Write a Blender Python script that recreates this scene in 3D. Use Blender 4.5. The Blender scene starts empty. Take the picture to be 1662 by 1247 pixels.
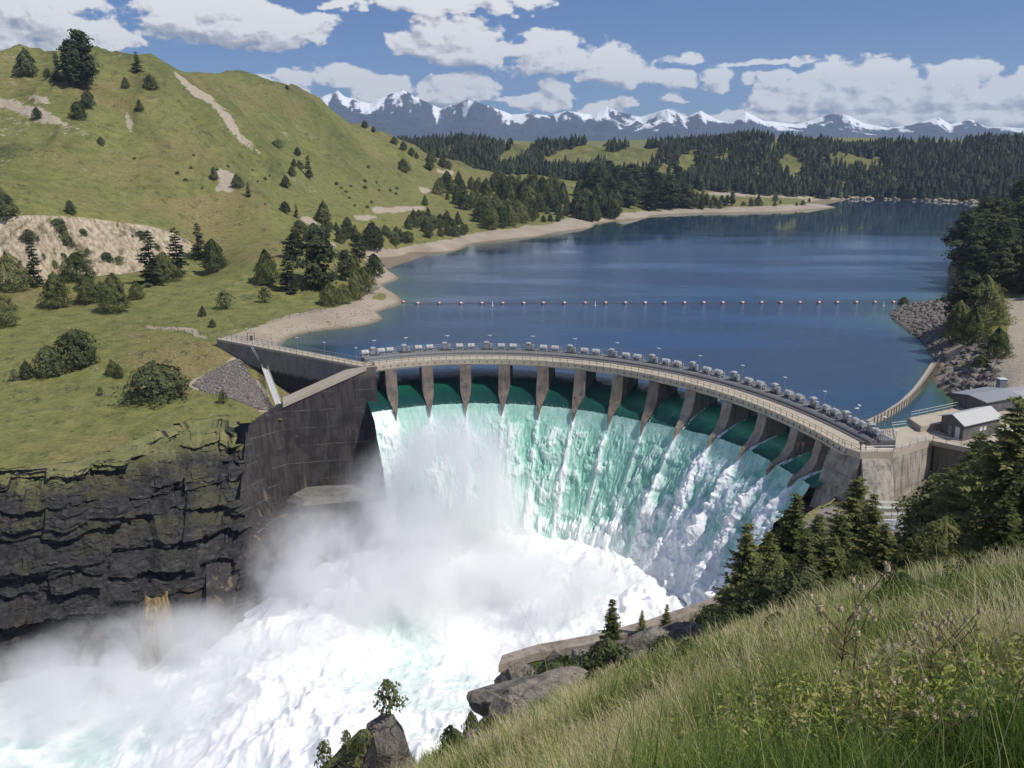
import bpy, bmesh, math, random
import numpy as np
from mathutils import Vector, Matrix
from mathutils.geometry import delaunay_2d_cdt
random.seed(7); rng = np.random.default_rng(7)
R = math.radians
scene = bpy.context.scene
COL = scene.collection

# ------------------------------------------------------------------ survey: photo pixel -> real position
F = 1439.0; PITCH = math.atan(373/F); CP, SP = math.cos(PITCH), math.sin(PITCH); HC = 50.0
def ray(u, v):
    xc = (u-831)/F; yc = (623-v)/F
    return np.array([xc, CP+yc*SP, yc*CP-SP])
def W(u, v, z):
    d = ray(u, v); t = (z-HC)/d[2]
    return np.array([d[0]*t, d[1]*t, z])
def WY(u, v, Y):
    d = ray(u, v); t = Y/d[1]
    return np.array([d[0]*t, Y, HC+d[2]*t])
def azsl(u, v):
    d = ray(u, v); return math.atan2(d[0], d[1]), d[2]/math.hypot(d[0], d[1])
def project(P):
    x, y, z = P[..., 0], P[..., 1], P[..., 2]-HC
    fw = y*CP - z*SP; up = y*SP + z*CP
    fw = np.where(fw < 1e-3, 1e-3, fw)
    return 831+F*x/fw, 623-F*up/fw

# ------------------------------------------------------------------ numpy noise
def _h(ix, iy, iz, seed):
    n = (ix.astype(np.int64)*374761393 + iy.astype(np.int64)*668265263 + iz.astype(np.int64)*2147483647 + seed*1442695041) & 0xffffffff
    n = ((n ^ (n >> 13))*1274126177) & 0xffffffff
    n = ((n ^ (n >> 16))*2246822519) & 0xffffffff
    return ((n ^ (n >> 15)) & 0xffffff)/float(0xffffff)
def vn(x, y, z=None, seed=0):
    x = np.asarray(x, float); y = np.asarray(y, float)
    z = np.zeros_like(x) if z is None else np.asarray(z, float)
    xi, yi, zi = np.floor(x), np.floor(y), np.floor(z)
    a, b, c = x-xi, y-yi, z-zi
    a = a*a*a*(a*(a*6-15)+10); b = b*b*b*(b*(b*6-15)+10); c = c*c*c*(c*(c*6-15)+10)
    r = 0
    for i in (0, 1):
        for j in (0, 1):
            for k in (0, 1):
                r = r + _h(xi+i, yi+j, zi+k, seed)*(a if i else 1-a)*(b if j else 1-b)*(c if k else 1-c)
    return r*2-1
def fbm(x, y, z=None, o=5, seed=0, g=.5):
    x = np.asarray(x, float); y = np.asarray(y, float)
    s = 0; amp = 1; tot = 0; f = 1
    for k in range(o):
        s = s + amp*vn(x*f+k*17.3, y*f+k*5.1, None if z is None else np.asarray(z)*f+k*9.7, seed+k); tot += amp; amp *= g; f *= 2.03
    return s/tot
def billow(x, y, z=None, o=4, seed=0, g=.5):
    x = np.asarray(x, float); y = np.asarray(y, float)
    s = 0; amp = 1; tot = 0; f = 1
    for k in range(o):
        s = s + amp*np.abs(vn(x*f+k*7.3, y*f+k*3.1, None if z is None else np.asarray(z)*f+k*1.7, seed+k)); tot += amp; amp *= g; f *= 2.03
    return s/tot
def ss(a, b, x):
    t = np.clip((x-a)/(b-a), 0, 1); return t*t*(3-2*t)
def inpoly(x, y, poly):
    x = np.asarray(x); y = np.asarray(y); c = np.zeros(x.shape, bool); n = len(poly); j = n-1
    for i in range(n):
        xi, yi = poly[i]; xj, yj = poly[j]
        if yi != yj:
            c ^= ((yi > y) != (yj > y)) & (x < (xj-xi)*(y-yi)/(yj-yi)+xi)
        j = i
    return c

# ------------------------------------------------------------------ mesh helpers
def np_mesh(name, verts, faces, attrs=None, smooth=True):
    """faces: int array (n,3) or (n,4) or a list of such arrays"""
    me = bpy.data.meshes.new(name)
    verts = np.asarray(verts, np.float32)
    if not isinstance(faces, list): faces = [faces]
    faces = [np.asarray(f, np.int32) for f in faces if len(f)]
    li = np.concatenate([f.ravel() for f in faces]); tot = np.concatenate([np.full(len(f), f.shape[1], np.int32) for f in faces])
    me.vertices.add(len(verts)); me.vertices.foreach_set('co', verts.ravel())
    me.loops.add(len(li)); me.loops.foreach_set('vertex_index', li)
    st = np.zeros(len(tot), np.int32); st[1:] = np.cumsum(tot)[:-1]
    me.polygons.add(len(tot)); me.polygons.foreach_set('loop_start', st); me.polygons.foreach_set('loop_total', tot)
    me.polygons.foreach_set('use_smooth', np.full(len(tot), smooth, bool))
    me.update(calc_edges=True)
    for k, (dom, a) in (attrs or {}).items():
        at = me.attributes.new(k, 'FLOAT', dom); at.data.foreach_set('value', np.asarray(a, np.float32).ravel())
    return me
def grid_faces(nu, nv, mask=None):
    i = np.arange(nu*nv).reshape(nu, nv)
    f = np.stack([i[:-1, :-1], i[1:, :-1], i[1:, 1:], i[:-1, 1:]], -1).reshape(-1, 4)
    if mask is not None:
        f = f[~mask.ravel()[f].any(1)]
    return f
def put(name, me, m=None, parent=None):
    o = bpy.data.objects.new(name, me)
    COL.objects.link(o)
    if m is not None and not me.materials: me.materials.append(m)
    if parent is not None: o.parent = parent
    return o
def tag(o, label, cat, group=None):
    o['label'] = label; o['category'] = cat
    if group: o['group'] = group
    return o
def struct(o): o['kind'] = 'structure'; return o
def stuff(o, label=None, cat=None):
    o['kind'] = 'stuff'
    if label: o['label'] = label; o['category'] = cat
    return o
def empty(name, loc=(0, 0, 0), rz=0):
    e = bpy.data.objects.new(name, None); e.empty_display_size = .3; COL.objects.link(e)
    e.location = loc; e.rotation_euler = (0, 0, rz); return e
def copy_tree(o, parent=None):
    c = o.copy(); COL.objects.link(c)
    if parent is not None: c.parent = parent
    for ch in KIDS.get(o.name, []) or list(o.children):
        copy_tree(ch, c)
    return c
KIDS = {}

class MB:
    """collects simple solids into one mesh"""
    def __init__(self): self.v = []; self.f = []
    def add(self, vs, fs):
        b = len(self.v); self.v += [tuple(map(float, p)) for p in vs]; self.f += [tuple(b+i for i in f) for f in fs]
    def box(self, c, s, rz=0, ry=0):
        M = Matrix.Translation(c) @ Matrix.Rotation(rz, 4, 'Z') @ Matrix.Rotation(ry, 4, 'Y')
        vs = [M @ Vector((x*s[0]/2, y*s[1]/2, z*s[2]/2)) for x in (-1, 1) for y in (-1, 1) for z in (-1, 1)]
        self.add(vs, [(0, 1, 3, 2), (4, 6, 7, 5), (0, 4, 5, 1), (2, 3, 7, 6), (0, 2, 6, 4), (1, 5, 7, 3)])
    def prism(self, poly, z0, z1):
        n = len(poly); a = sum(poly[i][0]*poly[(i+1) % n][1]-poly[(i+1) % n][0]*poly[i][1] for i in range(n))
        if a < 0: poly = poly[::-1]
        self.add([(p[0], p[1], z0) for p in poly]+[(p[0], p[1], z1) for p in poly],
                 [tuple(range(n))[::-1], tuple(range(n, 2*n))]+[(i, (i+1) % n, n+(i+1) % n, n+i) for i in range(n)])
    def loft(self, secs, cap=True, close=True):
        n = len(secs[0]); vs = [p for s_ in secs for p in s_]; fs = []
        for k in range(len(secs)-1):
            for i in range(n if close else n-1):
                j = (i+1) % n; fs.append((k*n+i, k*n+j, (k+1)*n+j, (k+1)*n+i))
        if cap: fs += [tuple(range(n))[::-1], tuple((len(secs)-1)*n+i for i in range(n))]
        self.add(vs, fs)
    def bar(self, a, b, r, n=6, r2=None):
        a = Vector(a); b = Vector(b); d = b-a
        if d.length < 1e-6: return
        q = d.to_track_quat('Z', 'Y'); r2 = r if r2 is None else r2
        s1 = [a+q @ Vector((r*math.cos(2*math.pi*i/n), r*math.sin(2*math.pi*i/n), 0)) for i in range(n)]
        s2 = [b+q @ Vector((r2*math.cos(2*math.pi*i/n), r2*math.sin(2*math.pi*i/n), 0)) for i in range(n)]
        self.loft([s1, s2])
    def path(self, pts, r, n=6):
        for a, b in zip(pts[:-1], pts[1:]): self.bar(a, b, r, n)
    def mesh(self, name, smooth=False, bevel=0):
        me = bpy.data.meshes.new(name); me.from_pydata(self.v, [], self.f)
        bm = bmesh.new(); bm.from_mesh(me); bmesh.ops.recalc_face_normals(bm, faces=bm.faces)
        if bevel: bmesh.ops.bevel(bm, geom=[e for e in bm.edges if len(e.link_faces) == 2 and e.calc_face_angle(0) > .5], offset=bevel, segments=1, affect='EDGES', clamp_overlap=True)
        bm.to_mesh(me); bm.free()
        if smooth:
            for p in me.polygons: p.use_smooth = True
        return me
    def build(self, name, m, parent=None, smooth=False, bevel=0):
        return put(name, self.mesh(name, smooth, bevel), m, parent)

# ------------------------------------------------------------------ node helpers
class NG:
    def __init__(self, nt): self.nt = nt
    def n(self, typ, ins=None, **kw):
        nd = self.nt.nodes.new(typ)
        for k, v in kw.items(): setattr(nd, k, v)
        for k, v in (ins or {}).items(): self.set(nd.inputs[k], v)
        return nd
    def set(self, sock, v):
        if isinstance(v, bpy.types.NodeSocket): self.nt.links.new(v, sock)
        else:
            if sock.type == 'RGBA' and len(v) == 3: v = (*v, 1)
            sock.default_value = v
    def m(self, op, a, b=0.0, c=None, clamp=False):
        nd = self.n('ShaderNodeMath', operation=op, use_clamp=clamp); self.set(nd.inputs[0], a); self.set(nd.inputs[1], b)
        if c is not None: self.set(nd.inputs[2], c)
        return nd.outputs[0]
    def vm(self, op, a, b=None, scale=None):
        nd = self.n('ShaderNodeVectorMath', operation=op); self.set(nd.inputs[0], a)
        if b is not None: self.set(nd.inputs[1], b)
        if scale is not None: self.set(nd.inputs['Scale'], scale)
        return nd.outputs[1] if op in ('LENGTH', 'DISTANCE', 'DOT_PRODUCT') else nd.outputs[0]
    def mix(self, f, a, b, blend='MIX'):
        nd = self.n('ShaderNodeMix', data_type='RGBA', blend_type=blend); self.set(nd.inputs[0], f); self.set(nd.inputs[6], a); self.set(nd.inputs[7], b)
        return nd.outputs[2]
    def mr(self, v, a, b, c=0.0, d=1.0, interp='SMOOTHSTEP'):
        nd = self.n('ShaderNodeMapRange', interpolation_type=interp, clamp=True) if interp == 'LINEAR' else self.n('ShaderNodeMapRange', interpolation_type=interp)
        for i, x in enumerate((v, a, b, c, d)): self.set(nd.inputs[i], x)
        return nd.outputs[0]
    def noise(self, vec, scale, detail=4, rough=.55, dist=0.0, out='Fac'):
        nd = self.n('ShaderNodeTexNoise', {'Vector': vec, 'Scale': scale, 'Detail': detail, 'Roughness': rough, 'Distortion': dist})
        return nd.outputs[out]
    def mapv(self, vec, scale=(1, 1, 1), loc=(0, 0, 0), rot=(0, 0, 0)):
        nd = self.n('ShaderNodeMapping', {'Vector': vec, 'Location': loc, 'Rotation': rot, 'Scale': scale}); return nd.outputs[0]
    def ramp(self, f, stops, interp='LINEAR'):
        nd = self.n('ShaderNodeValToRGB'); nd.color_ramp.interpolation = interp; e = nd.color_ramp.elements
        while len(e) < len(stops): e.new(.5)
        for el, (p, c) in zip(e, stops): el.position = p; el.color = (*c, 1) if len(c) == 3 else c
        self.set(nd.inputs[0], f); return nd.outputs[0]
    def attr(self, name): return self.n('ShaderNodeAttribute', attribute_name=name).outputs['Fac']
    def pos(self): return self.n('ShaderNodeNewGeometry').outputs['Position']
    def bump(self, h, strength=.5, dist=1.0):
        return self.n('ShaderNodeBump', {'Height': h, 'Strength': strength, 'Distance': dist}).outputs[0]
def material(name, fn):
    m = bpy.data.materials.new(name); m.use_nodes = True; nt = m.node_tree; nt.nodes.clear(); g = NG(nt)
    out = nt.nodes.new('ShaderNodeOutputMaterial'); fn(g, out); return m
def principled(g, out, col, rough=.8, normal=None, **kw):
    ins = {'Base Color': col, 'Roughness': rough}
    ins.update(kw)
    p = g.n('ShaderNodeBsdfPrincipled', ins)
    if normal is not None: g.set(p.inputs['Normal'], normal)
    g.set(out.inputs['Surface'], p.outputs[0]); return p

def mk_concrete(name, base, dark, stain=.5, streak=.35, lowz=None, lines=True):
    def fn(g, out):
        P = g.pos()
        n1 = g.noise(P, .35, 6, .6); n2 = g.noise(g.mapv(P, (1.3, 1.3, .09)), 1.0, 5, .65); n3 = g.noise(P, 6, 3)
        st = g.mr(n2, .45, .68); pt = g.mr(n1, .42, .66)
        c = g.mix(g.m('MULTIPLY', st, streak), base, dark)
        c = g.mix(g.m('MULTIPLY', pt, stain), c, dark)
        c = g.mix(g.mr(n3, .3, .75, 0, .25), c, tuple(min(1, x*1.25) for x in base))
        if lines:
            z = g.n('ShaderNodeSeparateXYZ', {0: P}).outputs[2]
            fr = g.m('FRACT', g.m('MULTIPLY', z, 1/2.4))
            ln = g.m('MULTIPLY', g.m('LESS_THAN', fr, .035), g.mr(n1, .4, .55, .15, .6))
            c = g.mix(ln, c, tuple(x*.45 for x in dark))
        if lowz is not None:
            z0, z1, col = lowz
            z = g.n('ShaderNodeSeparateXYZ', {0: P}).outputs[2]
            zz = g.m('ADD', z, g.m('MULTIPLY', g.m('SUBTRACT', n2, .5), 3.0))
            c = g.mix(g.mr(zz, z0, z1, 1, 0), c, col)
        principled(g, out, c, .85, g.bump(g.m('ADD', n3, n1), .35, .15))
    return material(name, fn)
def mk_plain(name, col, rough=.5, metal=0.0, var=.25):
    def fn(g, out):
        n = g.noise(g.pos(), 2.3, 4)
        c = g.mix(g.mr(n, .35, .7, 0, 1), tuple(x*(1-var) for x in col), col)
        principled(g, out, c, rough, Metallic=metal)
    return material(name, fn)
def mk_foliage(name, dark, light, trans=.25, rnd=.5):
    def fn(g, out):
        oi = g.n('ShaderNodeObjectInfo').outputs['Random']
        t = g.attr('tint'); n = g.noise(g.pos(), .45, 2)
        f = g.m('ADD', g.m('MULTIPLY', t, .6), g.m('ADD', g.m('MULTIPLY', g.m('SUBTRACT', oi, .5), rnd), g.m('MULTIPLY', g.m('SUBTRACT', n, .5), .6)))
        c = g.mix(g.m('MAXIMUM', g.m('MINIMUM', f, 1.0), 0.0), dark, light)
        d = g.n('ShaderNodeBsdfDiffuse', {'Color': c}); tr = g.n('ShaderNodeBsdfTranslucent', {'Color': c})
        mx = g.n('ShaderNodeMixShader', {0: trans, 1: d.outputs[0], 2: tr.outputs[0]})
        g.set(out.inputs['Surface'], mx.outputs[0])
    return material(name, fn)
def mk_bark(name, a, b):
    def fn(g, out):
        n = g.noise(g.mapv(g.pos(), (4, 4, .7)), 2, 4)
        principled(g, out, g.mix(n, a, b), .95)
    return material(name, fn)

M_conc = mk_concrete('weathered_concrete', (.37, .335, .275), (.085, .072, .064), .5, .85)
M_conc_dark = mk_concrete('wet_dark_concrete', (.058, .047, .042), (.019, .0165, .019), .7, .6)
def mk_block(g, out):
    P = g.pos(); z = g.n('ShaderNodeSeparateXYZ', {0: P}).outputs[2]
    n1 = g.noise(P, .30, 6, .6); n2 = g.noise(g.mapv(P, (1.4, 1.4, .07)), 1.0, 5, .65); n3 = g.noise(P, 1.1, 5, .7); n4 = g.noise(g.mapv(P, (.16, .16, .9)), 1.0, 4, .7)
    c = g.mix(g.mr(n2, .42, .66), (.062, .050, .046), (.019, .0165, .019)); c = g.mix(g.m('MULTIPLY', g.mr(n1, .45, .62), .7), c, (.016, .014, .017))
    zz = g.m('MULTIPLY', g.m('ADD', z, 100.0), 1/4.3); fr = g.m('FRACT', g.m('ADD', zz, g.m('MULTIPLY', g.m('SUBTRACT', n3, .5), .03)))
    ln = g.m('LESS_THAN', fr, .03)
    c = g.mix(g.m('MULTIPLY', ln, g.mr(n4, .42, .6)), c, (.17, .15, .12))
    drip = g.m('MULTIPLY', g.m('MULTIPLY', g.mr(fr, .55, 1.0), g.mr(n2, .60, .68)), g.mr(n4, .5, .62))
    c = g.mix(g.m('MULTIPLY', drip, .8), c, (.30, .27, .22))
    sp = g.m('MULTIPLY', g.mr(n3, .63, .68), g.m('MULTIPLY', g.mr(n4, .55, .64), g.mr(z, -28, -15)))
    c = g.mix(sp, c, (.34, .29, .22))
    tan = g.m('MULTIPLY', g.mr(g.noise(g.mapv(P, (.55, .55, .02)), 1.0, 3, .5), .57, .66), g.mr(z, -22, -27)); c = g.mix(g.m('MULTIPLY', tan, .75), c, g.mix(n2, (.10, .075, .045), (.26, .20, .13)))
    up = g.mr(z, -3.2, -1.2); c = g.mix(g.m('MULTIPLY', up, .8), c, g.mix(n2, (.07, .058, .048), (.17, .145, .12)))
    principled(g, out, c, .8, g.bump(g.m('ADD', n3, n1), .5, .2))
M_block = material('stained_block_concrete', mk_block)
M_conc_wing = mk_concrete('streaked_dark_foot_concrete', (.27, .24, .20), (.10, .085, .075), .35, .6, (-6.2, -5.2, (.022, .02, .024)))  # streak stains, and near-black below a wavy level low on the wall
M_conc_deck = mk_concrete('pale_deck_concrete', (.46, .40, .31), (.30, .26, .20), .5, .1, None, False)  # one pale tone for deck, caps and walkways
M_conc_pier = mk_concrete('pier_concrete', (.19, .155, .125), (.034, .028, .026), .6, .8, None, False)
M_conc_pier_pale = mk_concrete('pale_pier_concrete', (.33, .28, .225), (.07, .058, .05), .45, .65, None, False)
M_steel = mk_plain('galvanised_steel', (.42, .43, .44), .5, .3)
M_white = mk_plain('white_paint', (.78, .78, .77), .45)
M_grey = mk_plain('grey_paint', (.30, .31, .32), .5)
M_darkgrey = mk_plain('dark_grey_steel', (.09, .09, .095), .6)
M_rust = mk_plain('rusty_post_steel', (.10, .07, .05), .8)
M_drum = mk_plain('pale_grey_paint', (.55, .55, .54), .5)
M_plat = mk_plain('mid_grey_platform', (.20, .20, .20), .7)
M_orange = mk_plain('orange_plastic', (.62, .13, .05), .5)
M_wood = mk_plain('weathered_wood', (.22, .17, .12), .9)
M_plank = mk_plain('bleached_planks', (.45, .40, .33), .9)
M_bark = mk_bark('grey_brown_bark', (.09, .065, .05), (.19, .15, .12))
M_juniper = mk_foliage('juniper_foliage', (.060, .080, .040), (.235, .255, .125), .35)
M_pine = mk_foliage('pine_foliage', (.042, .062, .035), (.185, .200, .100), .35)
M_fir = mk_foliage('fir_foliage', (.075, .105, .042), (.38, .375, .155), .4)
M_shrub = mk_foliage('shrub_foliage', (.075, .098, .045), (.27, .285, .14), .35)
M_forest = mk_foliage('forest_foliage', (.028, .040, .030), (.125, .135, .080), .15, 0)
# ------------------------------------------------------------------ look settings
SKY_TINT = (.25, .43, .74); EXPO = .18; MIST = True; HAZE = 6.5e-5; VOLB = 8; MIST_D = .46
MISTB = [((-14, 183, -27), (24, 18, 28), 1.1), ((0, 168, -38), (28, 22, 14), 1.0), ((-34, 163, -36), (25, 20, 21), 1.0), ((-58, 144, -44), (38, 20, 15), .9),
         ((-92, 133, -46), (44, 20, 14), .9), ((26, 169, -39), (16, 13, 9), .5), ((-30, 128, -44), (30, 18, 8), .45), ((-80, 112, -47), (50, 26, 10), .6)]
# ------------------------------------------------------------------ terrain survey points
Z_LAKE = -5.0; Z_RIV = -45.0
ctl = []   # (az, ln d, z)
def cz(u, v, z):
    p = W(u, v, z); ctl.append((math.atan2(p[0], p[1]), math.log(math.hypot(p[0], p[1])), z))
def cY(u, v, Y):
    p = WY(u, v, Y); ctl.append((math.atan2(p[0], p[1]), math.log(math.hypot(p[0], p[1])), p[2]))
def cxy(x, y, z): ctl.append((math.atan2(x, y), math.log(math.hypot(x, y)), z))
for u, v in [(470, 548), (560, 533), (625, 514), (645, 497), (622, 462), (646, 454), (628, 438), (595, 420), (660, 410), (760, 398), (870, 385), (960, 370), (1005, 358), (1060, 350), (1150, 346), (1250, 345), (1335, 339)]: cz(u, v, -5.0)
for u, v in [(540, 497), (605, 474), (588, 411), (700, 400), (780, 381), (860, 371), (940, 357), (1000, 348), (1100, 340), (1210, 337), (1300, 333)]: cz(u, v, -1.8)
for u, v in [(700, 450), (800, 480), (900, 420), (1000, 395), (1200, 375), (1400, 400), (800, 540), (1000, 520), (1200, 520), (1300, 560), (1400, 600), (1400, 480), (1440, 345), (1000, 560), (1250, 600), (1480, 420)]: cz(u, v, -16.0)
for u, v in [(560, 560), (680, 480), (640, 530), (680, 430)]: cz(u, v, -9.0)
for u, v, z in [(0, 757, -11.5), (-160, 790, -11.5), (240, 712, -11), (390, 682, -10.5), (0, 650, -9), (200, 645, -9), (350, 645, -8.5), (425, 665, -10), (330, 592, -5), (395, 600, -6), (445, 655, -11), (200, 560, -3), (-150, 560, -3), (0, 560, -4), (360, 553, -1.2), (100, 500, -1), (-150, 490, 2), (0, 482, 1), (250, 490, 0), (350, 532, -.6), (420, 530, -1.4), (450, 490, 0), (530, 484, -.6), (200, 460, 3), (350, 446, 3.5), (440, 444, 6), (520, 470, .5)]: cz(u, v, z)
# bluff foot and brow
for u, v, z in [(-120, 472, 3), (0, 467, 3), (60, 462, 3), (130, 451, 3.4), (220, 441, 4), (290, 430, 5)]: cz(u, v, z)
for u, v, Y in [(-120, 342, 334), (0, 351, 339), (60, 350, 346), (130, 353, 363), (220, 364, 376), (290, 380, 391)]: cY(u, v, Y)
for u, v, Y in [(-150, 300, 400), (-150, 190, 480), (-150, 70, 570), (0, 300, 400), (0, 200, 480), (0, 140, 530), (0, 87, 580), (150, 105, 590), (150, 200, 490), (150, 300, 410), (280, 118, 620), (280, 200, 520), (280, 300, 430), (320, 360, 425),
    (340, 124, 700), (430, 136, 760), (500, 152, 830), (560, 182, 900), (620, 215, 960), (690, 250, 1040), (340, 160, 600), (390, 215, 550),
    (400, 262, 540), (400, 340, 440), (400, 400, 375), (440, 425, 345), (470, 200, 720), (500, 260, 640), (500, 330, 520), (500, 380, 430), (540, 410, 400), (560, 250, 760), (600, 280, 740), (600, 320, 620), (600, 370, 500), (575, 400, 440),
    (700, 290, 850), (700, 330, 720), (700, 370, 590), (780, 305, 900), (780, 350, 700), (740, 274, 1040), (850, 284, 1010), (850, 302, 900), (850, 335, 770), (900, 288, 1020), (950, 300, 980), (950, 332, 830), (1000, 310, 980), (1000, 335, 800), (1100, 320, 960), (1200, 322, 970), (1300, 328, 950),
    (650, 236, 1300), (750, 240, 1300), (850, 256, 1250), (900, 247, 1300), (1000, 238, 1350), (1100, 238, 1350), (1300, 238, 1350), (1500, 234, 1350), (1700, 230, 1350),
    (760, 284, 1080), (900, 286, 1065), (1000, 300, 1060), (1100, 312, 1055), (1200, 318, 1060), (1300, 322, 1090)]: cY(u, v, Y)
for u, v in [(1400, 323), (1500, 326), (1640, 333), (1800, 338)]: cz(u, v, -5)
for u, Y, z in [(0, 800, 92), (-150, 800, 100), (280, 850, 78), (500, 1050, 70), (620, 1150, 58), (690, 1200, 50)]:
    q = azsl(u, 300)[0]; cxy(math.tan(q)*Y, Y, z)
for u, v in [(1545, 424), (1552, 462), (1535, 487), (1480, 494), (1452, 505), (1455, 520), (1480, 540), (1510, 568), (1528, 590), (1600, 374), (1640, 355), (1540, 640), (1560, 665)]: cz(u, v, -5)
for u, v, z in [(1500, 515, -2.8), (1530, 530, -1.5), (1640, 500, 3.5), (1640, 560, 2.5), (1625, 620, 1), (1700, 520, 4), (1610, 520, 2.6), (1585, 555, 1.5), (1590, 590, 1.2), (1600, 640, 0), (1650, 660, 0), (1620, 460, 4), (1580, 470, 1)]: cz(u, v, z)
for u, v, Y in [(1662, 412, 420), (1662, 372, 520), (1740, 400, 420), (1850, 380, 420), (1760, 350, 560)]: cY(u, v, Y)
for x, y, z in [(75, 138, -10), (110, 132, -7), (150, 130, -1), (72, 168, -7), (95, 160, -1), (140, 180, 3), (200, 200, 6), (62, 145, -11)]: cxy(x, y, z)
for a in (-40, -25, -10, 5, 20, 35):
    for d, z in ((1600, 62), (2000, 70)): ctl.append((R(a), math.log(d), z))
ctl = np.array(ctl)
def _phi(r2): return np.where(r2 > 1e-12, r2*np.log(np.maximum(r2, 1e-12)), 0)
_X = ctl[:, :2]; _n = len(_X)
_K = _phi(((_X[:, None]-_X[None])**2).sum(-1)) + np.eye(_n)*2e-4
_P = np.c_[np.ones(_n), _X]
_A = np.block([[_K, _P], [_P.T, np.zeros((3, 3))]])
_w = np.linalg.solve(_A, np.r_[ctl[:, 2], 0, 0, 0])
def rbf(az, ld):
    out = np.empty(az.size); az = az.ravel(); ld = ld.ravel()
    for s in range(0, az.size, 60000):
        a, l = az[s:s+60000], ld[s:s+60000]
        r2 = (a[:, None]-_X[None, :, 0])**2+(l[:, None]-_X[None, :, 1])**2
        out[s:s+60000] = _phi(r2) @ _w[:_n] + _w[_n] + _w[_n+1]*a + _w[_n+2]*l
    return out

# dam curve (needed for the gorge outline)
CX, CY = -8.82, 150.44
_th = [-24.7, -18, -9.9, -1.9, 6.1, 14.2, 22.5, 30.9, 39.6, 49.3, 59.4, 69.4, 80.1, 88.8, 94.3]
_rf = [64.0, 65.2, 66.1, 66.8, 66.8, 66.5, 66.1, 65.8, 65.3, 64.4, 63.9, 64.1, 65.0, 66.4, 67.8]
_pf = np.polyfit(_th, _rf, 5)
def Rf(th): return np.polyval(_pf, np.clip(th, -26, 95))
def AR(dr, th, z):
    r = Rf(th)+dr; t = math.radians(th); return (CX+r*math.sin(t), CY+r*math.cos(t), z)

# gorge outline
cliff_top_px = [(-220, 800), (-120, 783), (0, 760), (60, 755), (130, 744), (190, 728), (240, 708), (310, 690), (375, 689), (393, 692)]
cliff_top = [W(u, v, -11.3) for u, v in cliff_top_px]
EDGE = [(-17, 12), (-7.5, 24), (-6.2, 45), (-6.0, 62), (-3, 80), (-.8, 95), (6, 96.5), (12.8, 98.5), (20, 103), (27, 109), (38, 123), (50, 139), (60, 150)]
GORGE = [tuple(p[:2]) for p in cliff_top] + [(-52, 204), (-36, 207)] + [AR(5, t, 0)[:2] for t in range(-24, 94, 4)] + [(61, 152)] + EDGE[::-1] + [(-60, 10), (-300, 60), (-320, 150)]

AZ = np.radians(np.linspace(-43, 43, 1001))
_d1 = np.exp(np.linspace(math.log(128), math.log(1500), 500)); _d2 = np.exp(np.linspace(math.log(1500), math.log(13000), 60))[1:]
DD = np.r_[_d1, _d2]; LD = np.log(DD)
GA, GL = np.meshgrid(AZ, LD, indexing='ij'); GD = np.exp(GL); GX = GD*np.sin(GA); GY = GD*np.cos(GA)
ca, cl = AZ[::4], LD[:500:4]
_ga, _gl = np.meshgrid(ca, np.r_[cl, LD[500]], indexing='ij')
_zc = rbf(_ga, _gl).reshape(_ga.shape)
# bilinear up-sampling of the smooth base
def upsample():
    z1 = np.stack([np.interp(LD[:501], np.r_[cl, LD[500]], _zc[i]) for i in range(len(ca))])
    return np.stack([np.interp(AZ, ca, z1[:, j]) for j in range(z1.shape[1])], 1)
_z = upsample()
ZB = np.empty(GA.shape); ZB[:, :501] = _z; ZB[:, 501:] = 62
wfar = ss(1350, 1650, GD)
hills = 62+24*ss(1600, 2600, GD)*(1+.9*fbm(GX/700, GY/1100, o=3, seed=5)) + 30*ss(3000, 5500, GD)
hills = np.where(GD > 6500, hills-(GD-6500)*.004, hills)
ZB = ZB*(1-wfar)+hills*wfar
ZS = ZB.copy()
# relief: gullies on the hills, lumps everywhere above the water
PU, PV = project(np.stack([GX, GY, ZB], -1))
hillw = ss(10, 45, ZB)*(1-wfar)
rid = billow(GX/95+GY/240, GY/150, o=3, seed=11)
ZB += hillw*(rid-.28)*-20
ZB += hillw*(billow(GX/34+GY/90+fbm(GX/60, GY/60, o=2, seed=13), GY/120, o=3, seed=12)-.28)*-6
_f2 = billow(GX/34+GY/90+fbm(GX/60, GY/60, o=2, seed=13), GY/120, o=3, seed=12)
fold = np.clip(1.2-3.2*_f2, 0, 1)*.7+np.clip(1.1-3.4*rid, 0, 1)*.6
ZB += hillw*fbm(GX/30, GY/30, o=4, seed=3)*2.4+hillw*fbm(GX/6, GY/6, o=3, seed=14)*.75
land = ss(-4.6, -1.5, ZS)
ZB += fbm(GX/9, GY/9, o=3, seed=4)*.22*np.clip(GD/250, .6, 3)*land*(1-wfar)
ZB += fbm(GX/240, GY/240, o=3, seed=8)*9*ss(1080, 1200, GD)*(1-wfar)*ss(0, 20, ZS)
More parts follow.
